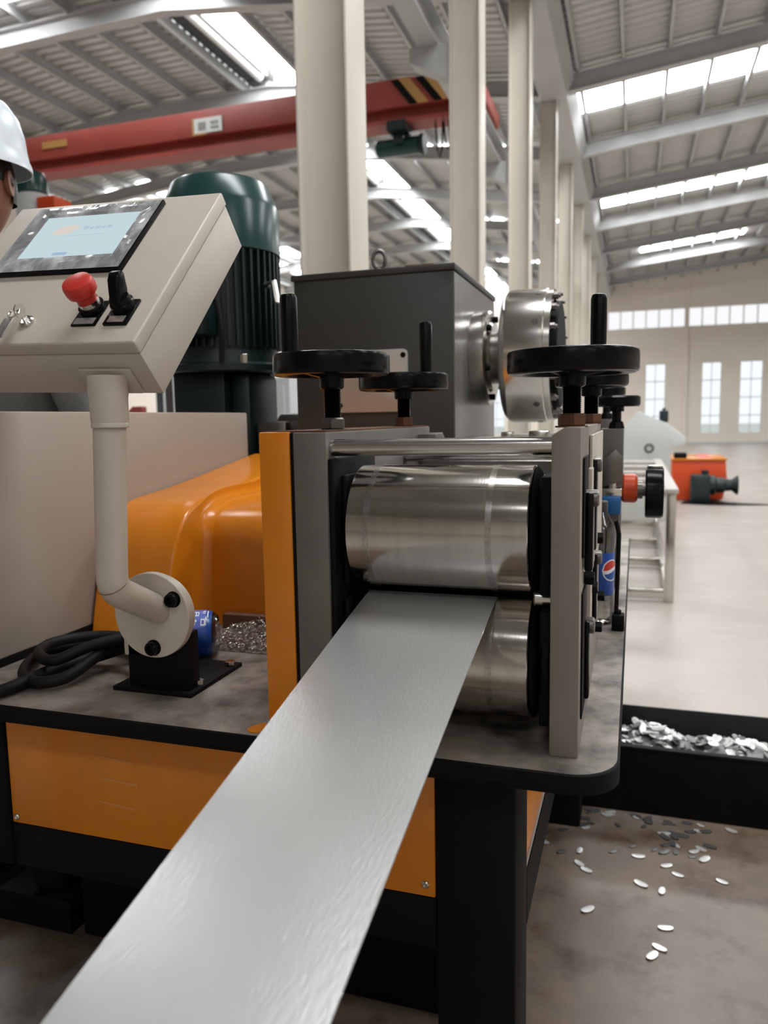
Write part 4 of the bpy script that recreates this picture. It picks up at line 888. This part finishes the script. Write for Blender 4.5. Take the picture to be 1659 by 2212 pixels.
mb = MB(); mb.grid([[(-.29 + 1.48 * i / 50, 2.442 + .356 * j / 12, heap_z(-.29 + 1.48 * i / 50, 2.442 + .356 * j / 12) - .012) for i in range(51)] for j in range(13)])
hp = build('chip_heap', mb, 'chip_dull', TR, label='heap of punched chips filling the trough'); hp['kind'] = 'stuff'
# one chip, copied
def chip_mesh():
    mb = MB(); n = 12; L, Wd = .0165, .0086; ring = []; t = bmesh.new()
    top = []; bot = []
    for k in range(n):
        a = 2 * math.pi * k / n; x = L * math.cos(a); w = Wd * math.copysign(abs(math.sin(a)) ** .85, math.sin(a)); z = .0016 * (x / L) ** 2
        top.append(t.verts.new((x, w, z + .0024))); bot.append(t.verts.new((x * .96, w * .93, z)))
    ct = t.verts.new((0, 0, .0034)); cb = t.verts.new((0, 0, 0))
    for k in range(n):
        k2 = (k + 1) % n; t.faces.new((top[k], top[k2], ct)); t.faces.new((bot[k2], bot[k], cb)); t.faces.new((top[k], bot[k], bot[k2], top[k2]))
    return mb._add(t)
proto = build('metal_chip', chip_mesh(), 'chip', loc=(0, 0, 0)); dull = proto.data.copy(); dull.materials.clear(); dull.materials.append(MATS['chip_dull'])
FLOOR_CHIPS = [(.033, 2.175, .1), (.107, 2.148, .5), (-.104, 2.064, -.5), (.135, 2.111, -.4), (.039, 2.039, -.6), (.246, 2.111, -.5), (.091, 2.022, 1.4), (-.091, 1.888, .8), (.095, 1.868, .2), (.079, 1.789, -.5), (.062, 1.756, 1.0), (.185, 2.244, .6), (.205, 2.262, -.7), (.299, 2.394, -.5), (-.125, 2.09, -.8), (.21, 2.21, .9)]
first = True
def put_chip(x, y, z, rz, tilt=(0, 0), sc=1.0, dullq=False, label='', group=''):
    global first
    if first: c = proto; first = False
    else: c = proto.copy(); COL.objects.link(c)
    if dullq: c.data = dull
    c.location = (x, y, z); c.rotation_euler = (tilt[0], tilt[1], rz); c.scale = (sc, sc, sc)
    c['base'] = (x, y, z); tag(c, label, 'metal chip', group)
for k, (x, y, r) in enumerate(sorted(FLOOR_CHIPS, key=lambda c: c[1])): put_chip(x, y, .0002, r, sc=random.uniform(1.0, 1.3), label='bright leaf shaped metal chip on the open floor, %sfarthest from the trough' % (ON[k] + ' ' if k else ''), group='bright chips on the open floor')
for k in range(62):
    for _ in range(20):
        x = random.uniform(-.29, .24); y = 2.41 - random.random() ** 1.5 * .30
        if x > .02 and y < 2.20: continue
        break
    put_chip(x, y, .0002, random.uniform(0, 6.28), sc=random.uniform(.7, 1.2), dullq=random.random() < .72, label='one of the dull metal chips strewn before the black trough', group='chips strewn before the trough')
for k in range(222):
    x = random.uniform(-.03, .47); y = 2.456 + random.random() * .30
    put_chip(x, y, heap_z(x, y) - .010 + random.uniform(0, .010), random.uniform(0, 6.28), (random.uniform(-.2, .9), random.uniform(-.5, .5)), random.uniform(1.05, 1.5), random.random() < .25, 'one of the metal chips piled in the black trough', 'chips in the trough')

# ================================================================== BACKGROUND OF THE OTHER BAY
PM = thing('tall_pale_machine', (-4.45, 5.0, 0), 'tall pale machine with dark green motor on top, far behind the worker', 'machine')
mb = MB(); mb.cyl((-4.42, 5.0, .0), (-4.42, 5.0, 3.0), .12, seg=28, bev=.01); mb.box(-4.8, -4.1, 4.7, 5.3, 0, 1.4, bev=.02); build('column', mb, 'pale_cabinet', PM)
mb = MB(); mb.lathe((-4.43, 5.0, 2.98), (0, 0, 1), [(0, 0), (.10, 0), (.125, .03), (.125, .13), (.10, .18), (0, .19)], 28); build('motor', mb, 'green', PM)
mb = MB(); mb.box(-4.30, -4.14, 4.9, 5.1, 2.86, 2.95, bev=.01); mb.box(-4.33, -4.2, 4.95, 5.05, 2.80, 2.90); build('arm', mb, 'orange_red', PM)
WC = thing('white_cabinet', (-2.55, 5.2, 0), 'white equipment cabinet standing between motor and gearbox', 'cabinet')
mb = MB(); mb.box(-2.9, -2.32, 5.0, 5.5, 0.05, 1.56, bev=.01); build('body', mb, 'pale_cabinet', WC)
mb = MB(); mb.box(-2.86, -2.36, 4.985, 5.0, .15, 1.5, bev=.004); dr = build('door', mb, 'pale_cabinet', WC)
mb = MB(); mb.box(-2.42, -2.39, 4.965, 4.985, .8, .95, bev=.004); build('handle', mb, 'black_plastic', dr)
mb = MB(); mb.box(-2.88, -2.34, 5.02, 5.48, 0, .05); build('plinth', mb, 'black_paint', WC)
WB = thing('work_bench', (-4.2, 6.2, 0), 'cluttered work bench with pale top far behind the cream cabinet', 'bench')
mb = MB(); mb.box(-5.4, -3.0, 5.9, 6.5, 1.18, 1.24, bev=.005); build('bench_top', mb, 'name_plate', WB)
for (x, y) in ((-5.3, 5.95), (-3.1, 5.95), (-5.3, 6.45), (-3.1, 6.45)):
    mb = MB(); mb.box(x - .03, x + .03, y - .03, y + .03, 0, 1.18); build('leg', mb, 'roof_steel', WB)
b1 = thing('red_vice', (-4.45, 6.1, 1.24), 'small red vice clamped on the far bench', 'vice')
mb = MB(); mb.box(-4.50, -4.36, 6.05, 6.15, 1.24, 1.30, bev=.008); build('base', mb, 'red_paint', b1)
mb = MB(); mb.prism([(-4.46, 1.30), (-4.30, 1.34), (-4.30, 1.41), (-4.40, 1.41), (-4.46, 1.36)], 'y', 6.06, 6.14, bev=.006); build('jaw', mb, 'red_paint', b1)
mb = MB(); mb.cyl((-4.36, 6.02, 1.32), (-4.20, 6.02, 1.32), .012, seg=12); build('screw', mb, 'steel', b1)

# ================================================================== THE WORKER
PF = thing('step_platform', (-1.75, 1.7, 0), 'low black step platform on the floor under the worker', 'platform')
mb = MB(); mb.box(-2.3, -1.29, 1.42, 1.95, .07, .09, bev=.003); build('deck', mb, 'black_paint', PF)
mb = MB(); mb.box(-2.29, -1.30, 1.43, 1.94, .0, .07); build('frame', mb, 'black_paint', PF)
def skin_mesh(name, verts, edges, radii, m, sub=2):
    me = bpy.data.meshes.new(name); me.from_pydata(verts, edges, []); me.update()
    o = bpy.data.objects.new(name, me); COL.objects.link(o)
    md = o.modifiers.new('skin', 'SKIN'); md.use_smooth_shade = True
    if not me.skin_vertices: pass
    for i, r in enumerate(radii): me.skin_vertices[0].data[i].radius = r if isinstance(r, tuple) else (r, r)
    me.skin_vertices[0].data[0].use_root = True
    sd = o.modifiers.new('sub', 'SUBSURF'); sd.levels = sub; sd.render_levels = sub
    me.materials.append(MATS[m]); return o
PZ = 0.09                  # platform height
hx, hy = -1.41, 1.40       # head centre
PW = thing('person', (hx - .08, hy + .22, PZ), 'worker in white hard hat and grey shirt standing behind the cream cabinet', 'person')
PB = Vector(PW['base'])
V = {}; names = []
def jv(n, x, y, z, r): names.append(n); V[n] = (Vector((x, y, z + PZ)), r)
bx0, by0 = hx - .08, hy + .22
jv('pelvis', bx0, by0, .94, (.155, .115)); jv('waist', bx0, by0 - .03, 1.08, (.145, .11)); jv('chest', bx0, by0 - .075, 1.26, (.165, .12)); jv('upper', bx0, by0 - .12, 1.42, (.14, .10)); jv('neck0', bx0 + .02, by0 - .15, 1.51, (.062, .062))
jv('neck1', bx0 + .05, by0 - .18, 1.58, (.056, .056)); jv('skull', hx, hy, 1.64, (.062, .07))
for s, q in ((-1, 'l'), (1, 'r')):
    jv('hip' + q, bx0 + s * .09, by0, .88, (.095, .10)); jv('knee' + q, bx0 + s * .11, by0 - .02, .50, (.062, .065)); jv('ank' + q, bx0 + s * .115, by0 + .01, .09, (.042, .045)); jv('toe' + q, bx0 + s * .125, by0 - .14, .045, (.042, .035))
    jv('sho' + q, bx0 + s * .19, by0 - .12, 1.43, (.066, .066)); jv('elb' + q, bx0 + s * .245, by0 - .06, 1.14, (.045, .045)); jv('wri' + q, bx0 + s * .225, by0 - .14, .90, (.03, .03)); jv('palm' + q, bx0 + s * .215, by0 - .17, .83, (.036, .02))
E_ = [('pelvis', 'waist'), ('waist', 'chest'), ('chest', 'upper'), ('upper', 'neck0'), ('neck0', 'neck1'), ('neck1', 'skull')]
for q in 'lr': E_ += [('pelvis', 'hip' + q), ('hip' + q, 'knee' + q), ('knee' + q, 'ank' + q), ('ank' + q, 'toe' + q), ('upper', 'sho' + q), ('sho' + q, 'elb' + q), ('elb' + q, 'wri' + q), ('wri' + q, 'palm' + q)]
# fingers
for s, q in ((-1, 'l'), (1, 'r')):
    pb = V['palm' + q][0]
    for f in range(4):
        a = pb + Vector((0, -.016 + f * .012, -.035)); n0, n1 = 'f%s%da' % (q, f), 'f%s%db' % (q, f)
        jv(n0, a.x, a.y, a.z, (.010, .010)); jv(n1, a.x - s * .018, a.y - .006, a.z - .035 + .006 * abs(f - 1), (.008, .008)); E_ += [('palm' + q, n0), (n0, n1)]
    a = pb + Vector((-s * .018, -.03, .0)); jv('t' + q, a.x, a.y, a.z, (.010, .010)); jv('u' + q, a.x - s * .008, a.y - .018, a.z - .03, (.0085, .0085)); E_ += [('palm' + q, 't' + q), ('t' + q, 'u' + q)]
idx = {n: i for i, n in enumerate(names)}
body = skin_mesh('body', [tuple(V[n][0] - PB) for n in names], [(idx[a], idx[b]) for a, b in E_], [V[n][1] for n in names], 'skin', 2); body.parent = PW
# clothes as shells following the body
def shell(name, jn, ed, grow, m):
    o = skin_mesh(name, [tuple(V[n][0] - PB) for n in jn], [(jn.index(a), jn.index(b)) for a, b in ed], [tuple(c + grow for c in V[n][1]) for n in jn], m, 2); o.parent = PW; return o
shell('shirt', ['pelvis', 'waist', 'chest', 'upper', 'neck0', 'shol', 'shor', 'elbl', 'elbr', 'wril', 'wrir'], [('pelvis', 'waist'), ('waist', 'chest'), ('chest', 'upper'), ('upper', 'neck0'), ('upper', 'shol'), ('shol', 'elbl'), ('elbl', 'wril'), ('upper', 'shor'), ('shor', 'elbr'), ('elbr', 'wrir')], .014, 'shirt')
shell('trousers', ['pelvis', 'hipl', 'hipr', 'kneel', 'kneer', 'ankl', 'ankr'], [('pelvis', 'hipl'), ('hipl', 'kneel'), ('kneel', 'ankl'), ('pelvis', 'hipr'), ('hipr', 'kneer'), ('kneer', 'ankr')], .013, 'trousers')
for s, q in ((-1, 'l'), (1, 'r')):
    mb = MB(); p = V['ank' + q][0]; mb.box(p.x - .05, p.x + .05, p.y - .20, p.y + .07, PZ, PZ + .10, bev=.03, seg=3); build('shoe', mb, 'black_paint', PW)
# head: shaped ellipsoid with face
hd = bmesh.new(); bmesh.ops.create_uvsphere(hd, u_segments=40, v_segments=28, radius=1)
yaw = math.radians(12)
def g(x, y, z, cx, cy, cz, r): return math.exp(-((x - cx) ** 2 + (y - cy) ** 2 + (z - cz) ** 2) / r ** 2)
for v in hd.verts:
    x, y, z = v.co; w = 1.0
    if z < 0: w = 1 - .28 * (-z) ** 1.5
    p = Vector((x * .076 * w, y * .098 * (1 if y > 0 else .94) * (w if y > 0 else 1 - .06 * max(0, -z)), z * .122))
    if y < 0:
        p.y -= .020 * g(x, 0, z, 0, 0, -.12, .20) + .010 * g(x, 0, z, 0, 0, .1, .14)      # nose and bridge
        p.y -= .008 * g(x, 0, z, 0, 0, -.50, .24) - .004 * g(x, 0, z, 0, 0, -.40, .10)      # lips
        for s in (-1, 1): p.y += .010 * g(x, 0, z, s * .40, 0, .10, .20); p.y -= .004 * g(x, 0, z, s * .42, 0, .30, .2); p.y -= .005 * g(x, 0, z, s * .5, 0, -.2, .25)
        p.y -= .010 * g(x, 0, z, 0, 0, -.90, .28)
    v.co = p
HM = Matrix.Translation((hx + .006, hy, 1.691 + PZ)) @ Matrix.Rotation(yaw, 4, 'Z') @ Matrix.Rotation(math.radians(6), 4, 'X') @ Matrix.Scale(1.08, 4)
mb = MB(); mb._add(hd, HM)
for s in (-1, 1): mb.lathe(HM @ Vector((s * .074, .012, .0)), HM.to_3x3() @ Vector((s, .35, 0)), [(0, -.012), (.012, -.01), (.024, 0), (.027, .008), (.018, .010), (.010, .005), (0, .004)], 20)
hdo = build('head', mb, 'skin', PW, ang=60)
for s in (-1, 1):
    mb = MB(); c = HM @ Vector((s * .031, -.082, .012)); mb.lathe(c, HM.to_3x3() @ Vector((s * .15, -1, 0)), [(0, -.008), (.0105, -.004), (.0115, 0), (.009, .004), (0, .0065)], 18); eo = build('eye', mb, 'white_print', hdo)
    mb = MB(); mb.lathe(c, HM.to_3x3() @ Vector((s * .15, -1, -.1)), [(0, .0055), (.005, .0062), (0, .0072)], 14); build('pupil', mb, 'hair', hdo)
    mb = MB(); mb.tube([HM @ Vector((s * .012, -.098, .034)), HM @ Vector((s * .032, -.096, .040)), HM @ Vector((s * .052, -.082, .034))], .0035, 6); build('eyebrow', mb, 'hair', hdo)
mb = MB(); mb.tube([HM @ Vector((-.024, -.098, -.062)), HM @ Vector((0, -.106, -.060)), HM @ Vector((.024, -.098, -.062))], [.003, .005, .003], 8); mat('lips', (0.25, 0.09, 0.07), 0.5); build('mouth', mb, 'lips', hdo)
hb_ = bmesh.new(); bmesh.ops.create_uvsphere(hb_, u_segments=32, v_segments=20, radius=1)
for v in hb_.verts: v.co = Vector((v.co.x * .0795, v.co.y * .100 + .006, v.co.z * .124 + .002))
bmesh.ops.delete(hb_, geom=[v for v in hb_.verts if (v.co.y < -.035 and v.co.z < .06) or v.co.z < -.04 or (v.co.y < .01 and v.co.z < -.012)], context='VERTS')
mb = MB(); mb._add(hb_, HM); build('hair', mb, 'hair', hdo)
# hard hat
HT = Matrix.Translation((hx, hy, 1.755 + PZ - .02)) @ Matrix.Rotation(yaw, 4, 'Z') @ Matrix.Rotation(math.radians(4), 4, 'X')
hb2 = bmesh.new(); n = 48; prof = [(1.22, -.012), (1.20, .0), (1.02, .012), (1.0, .03), (.985, .06), (.92, .095), (.78, .122), (.52, .142), (.22, .150), (0, .151)]
rings = []
for r, z in prof:
    if r == 0: rings.append([hb2.verts.new((0, 0, z))]); continue
    ring = []
    for k in range(n):
        a = 2 * math.pi * k / n; ex_ = 1.0
        if r > 1.1: ex_ = 1 + .10 * max(0, -math.sin(a)) ** 2
        rx, ry = .118 * r * ex_, .140 * r * ex_
        if r > 1.1: rx = .118 * (1.06 + (r - 1.2) * .2); ry = .140 * (1.05 + .16 * max(0, -math.sin(a)) ** 2)
        zz = z + (.004 * (1 if abs(math.cos(a)) < .25 and r < 1.0 else 0))
        ring.append(hb2.verts.new((rx * math.cos(a), ry * math.sin(a), zz)))
    rings.append(ring)
for a, b in zip(rings[:-1], rings[1:]):
    for k in range(n):
        k2 = (k + 1) % n
        hb2.faces.new((a[k], a[k2], b[k2], b[k]) if len(b) > 1 else (a[k], a[k2], b[0]))
bmesh.ops.recalc_face_normals(hb2, faces=hb2.faces[:])
bmesh.ops.solidify(hb2, geom=hb2.faces[:], thickness=-.003)
mb = MB(); mb._add(hb2, HT); tag(build('hard_hat', mb, 'hat_white', loc=(hx, hy, 1.755 + PZ - .02), ang=50), 'white hard hat on the head of the worker', 'hard hat')
bpy.context.view_layer.update()
